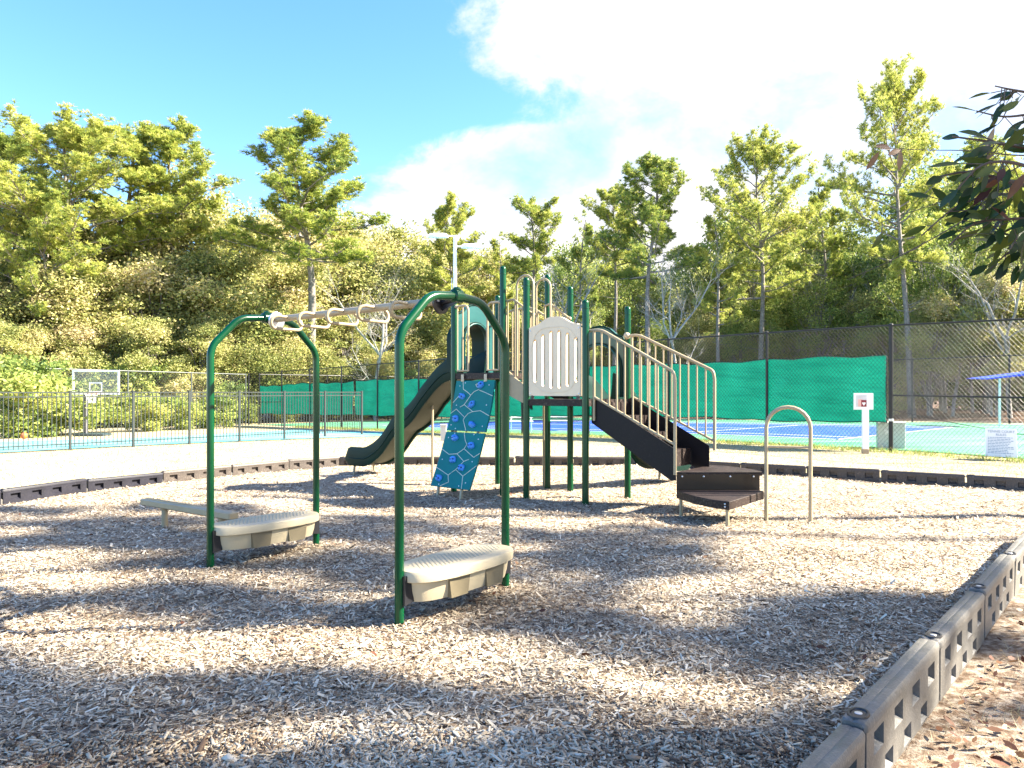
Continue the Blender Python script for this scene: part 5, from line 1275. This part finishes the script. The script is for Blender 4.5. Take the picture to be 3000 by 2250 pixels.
while px < 1480:
    for row, (f, dd) in enumerate(((.42, 3.5), (.72, 8), (1.0, 13))):
        D = dmin(px)+dd+rr.uniform(-1, 2); yt = 1147-(1147-skyline(px))*f*rr.uniform(.86, 1.02)
        tree_px('broadleaf_tree', OAKS[rr.randrange(3)], px+rr.uniform(-40, 40), yt, D, ROWN[row]+' olive broadleaf tree '+LML[min(13, round((px+130)/118))], 'olive broadleaf trees of the left wood', wide=1.25 if row < 2 else 1.0)
    px += 118
px = 1500
while px < 3300:
    for row, (f, dd) in enumerate(((.50, 8), (.76, 15), (.96, 22))):
        D = dmin(px)+dd+rr.uniform(-1.5, 2.5); yt = 1147-(1147-skyline(px))*f*rr.uniform(.84, 1.03)
        tree_px('broadleaf_tree', (WOODS[rr.randrange(2)] if rr.random() < .7 else OAKS[rr.randrange(3)]), px+rr.uniform(-50, 50), yt, D, ROWN[row]+' green broadleaf tree '+LMR[min(14, round((px-1500)/125))], 'green broadleaf trees of the right wood', wide=1.0)
    D = dmin(px)+34+rr.uniform(-3, 3); tree_px('distant_tree', OAKS[1], px+60+rr.uniform(-30, 30), 1147-(1147-skyline(px))*.62, D, 'far tree closing the wood behind the tennis court', 'far trees closing the wood', wide=1.2)
    px += 125
# undergrowth
px = -60
while px < 2650:
    D = dmin(px)+1.8+rr.uniform(0, 1.4); H = rr.uniform(2.2, 4.0) if px < 1500 else rr.uniform(1.0, 2.0)
    x = (px-1500)*D/F; tree('shrub', SHRUBS[rr.randrange(2)], x, D, H, 'bushy shrub along the woodland edge behind the court fences', 'shrubs along the woodland edge', cat='shrub'); px += 62 if px < 1500 else 95
for px, D, H, lab in ((60, 31, 3.2, 'bright green bush behind the basketball court at the left edge'), (140, 33.5, 2.6, 'green bush just left of the basketball hoop'), (400, 36, 1.7, 'low green bush right of the basketball hoop'), (500, 37.5, 1.6, 'low green bush between the ring ladder arch and the hoop'), (640, 40, 1.7, 'green bush at the left end of the green windscreen')):
    tree('bush', SHRUBS[1], (px-1500)*D/F, D, H, lab, None, cat='bush', wide=1.3)
# trunks seen under the canopy on the right
for i, px in enumerate((2205, 2335, 2500, 2720, 2790, 2850, 2905)):
    D = dmin(px)+rr.uniform(5, 16); tree_px('slender_tree', BARES[i % 2] if i % 3 else WOODS[1], px, 700 if i % 3 else 620, D+3, 'slender trunked tree in the shady wood behind the far tennis fence', 'slender trees under the canopy on the right', wide=.8)
for px in range(2560, 3100, 70):
    D = dmin(px)+30+rr.uniform(-3, 3); x = (px-1500)*D/F; tree('distant_shrub', SHRUBS[rr.randrange(2)], x, D, rr.uniform(3.2, 4.6), 'shady thicket closing the far side of the wood behind the tennis court', 'far thicket on the right', cat='shrub', wide=1.5)
# trees standing right of the camera's view, whose shade falls over the mulch
SHP = [pine_proto(8, dens=.55, rad=3.8, cb=.5), pine_proto(9, dens=.7, rad=3.4, cb=.45), pine_proto(10, dens=.5, rad=3.6, cb=.70)]
for x, y, H, pr, w in ((14.5, .6, 13, SHP[2], 1.0), (16.0, 2.4, 15, SHP[2], 1.0), (19.0, 5.4, 16.5, SHP[2], .65), (18.3, 7.6, 17, SHP[2], .8), (12.6, 8.9, 16.5, SHP[2], .8), (15.5, 3.9, 13.5, SHP[2], .8), (17.8, .2, 17, SHP[1], .8)):
    tree('shade_tree', pr, x, y, H, 'tree to the right of the playground whose shade dapples the mulch', 'shade trees right of the playground', wide=w)

# ---------------------------------------------------------------- leafy branch hanging in at the upper right
def bay_branch():
    D0 = 2.5; T = thing('bay_tree', (3.3, 2.3, -.04), 'dark glossy leafed tree whose branches hang in at the upper right', 'tree')
    m = MB(); tr = [Vector((3.3, 2.3, -.1)), Vector((3.25, 2.35, 1.2)), Vector((3.1, 2.4, 2.2)), Vector((3.05, 2.45, 3.2)), Vector((3.2, 2.5, 4.6))]; m.tube(smooth_path(tr, .4, 4), .09, 12, r1=.04); obj('trunk', m, BARK, T)
    r = random.Random(12)
    twigs = [  # px paths with distance, from outside the frame inwards; (radius, leaves per twig)
        ([(3300, 620, 2.5), (3060, 560, 2.5), (2920, 520, 2.5), (2830, 500, 2.5), (2740, 520, 2.5)], .009, 10),
        ([(3300, 480, 2.4), (3050, 440, 2.4), (2900, 415, 2.4), (2790, 400, 2.4)], .008, 9),
        ([(3300, 380, 2.5), (3060, 280, 2.5), (2960, 262, 2.5), (2915, 252, 2.5)], .006, 6),
        ([(3300, 350, 2.5), (3050, 330, 2.5), (2940, 345, 2.5), (2860, 325, 2.5)], .006, 4),
        ([(3300, 640, 2.6), (3080, 600, 2.6), (2930, 560, 2.6), (2800, 600, 2.6), (2700, 690, 2.6)], .007, 9),
        ([(3300, 760, 2.5), (3080, 640, 2.5), (2960, 640, 2.5), (2850, 650, 2.5), (2780, 720, 2.5)], .007, 9),
        ([(3300, 700, 2.7), (3050, 700, 2.7), (2950, 740, 2.7), (2900, 790, 2.7)], .007, 10),
        ([(3300, 520, 2.3), (3050, 500, 2.3), (2950, 470, 2.3), (2870, 480, 2.3), (2800, 560, 2.3)], .007, 9),
        ([(3300, 800, 2.6), (3080, 740, 2.6), (2990, 700, 2.6), (2930, 680, 2.6), (2880, 640, 2.6)], .006, 12),
        ([(3300, 560, 2.4), (3100, 600, 2.4), (3000, 660, 2.4), (2960, 730, 2.4)], .006, 11),
        ([(3300, 420, 2.7), (3000, 460, 2.7), (2850, 440, 2.7), (2700, 440, 2.7), (2560, 432, 2.7)], .003, 0),
        ([(2900, 600, 2.8), (2750, 690, 2.8), (2600, 770, 2.8), (2480, 820, 2.8)], .003, 0),
        ([(3020, 470, 2.8), (2850, 560, 2.8), (2700, 610, 2.8), (2560, 660, 2.8)], .003, 1)]
    k = 0
    def leaf(c, d, n, L_, dead):
        nonlocal k
        d = d.normalized(); s = d.cross(n).normalized(); n = s.cross(d); b = MB(); w = L_*r.uniform(.28, .36); cup = r.uniform(.05, .35); bend = r.uniform(-.1, .25)
        P = []
        for t, ww in ((0, .06), (.15, .55), (.4, 1), (.65, .92), (.85, .5), (1, .03)):
            q = c+d*t*L_-n*bend*L_*t*t; P.append((q-s*w/2*ww+n*cup*w*ww*.5, q, q+s*w/2*ww+n*cup*w*ww*.5))
        V = [p for row in P for p in row]; fs = []
        for i in range(5): fs += [(i*3, i*3+1, i*3+4, i*3+3), (i*3+1, i*3+2, i*3+5, i*3+4)]
        V0 = np.array([tuple(p-c) for p in V]); tint = r.random(); me = np_mesh('leaf', V0, np.array(fs), np.full(10, tint), DEADM if dead else BAYM, True); inst('leaf', me, T, c)
    for path, rad, nl in twigs:
        P = smooth_path([at(*p) for p in path], .12, 4); b = MB(); b.tube(P, rad, 6, r1=rad*.35); obj('branch', b, BARKD, T)
        tot = len(P)
        for i in range(int(nl*2.1)):
            f = r.uniform(.22, .88) if i > 0 else 1.0; idx = min(tot-2, int(f*(tot-1))); c = P[idx].lerp(P[idx+1], r.random()); d = (P[idx+1]-P[idx]).normalized()
            side = Vector((r.gauss(0, .6), r.gauss(0, .5), r.gauss(-.35, .6))); e = c+side*.05; tw = MB(); tw.tube([c, e], .0016, 4); obj('stem', tw, BARKD, T)
            leaf(e, d*.5+side, Vector((r.gauss(0, .5), -.6, r.gauss(.5, .5))), r.uniform(.06, .10), r.random() < (.07))
    for px, py, dx, dz in ((2565, 428, .9, .0), (2575, 445, -.5, -.8), (2600, 455, .8, .4), (2638, 440, .1, -1)):
        leaf(at(px, py, 2.7), Vector((dx, .2, dz)), Vector((.2, -1, .2)), .075, True)
bay_branch()
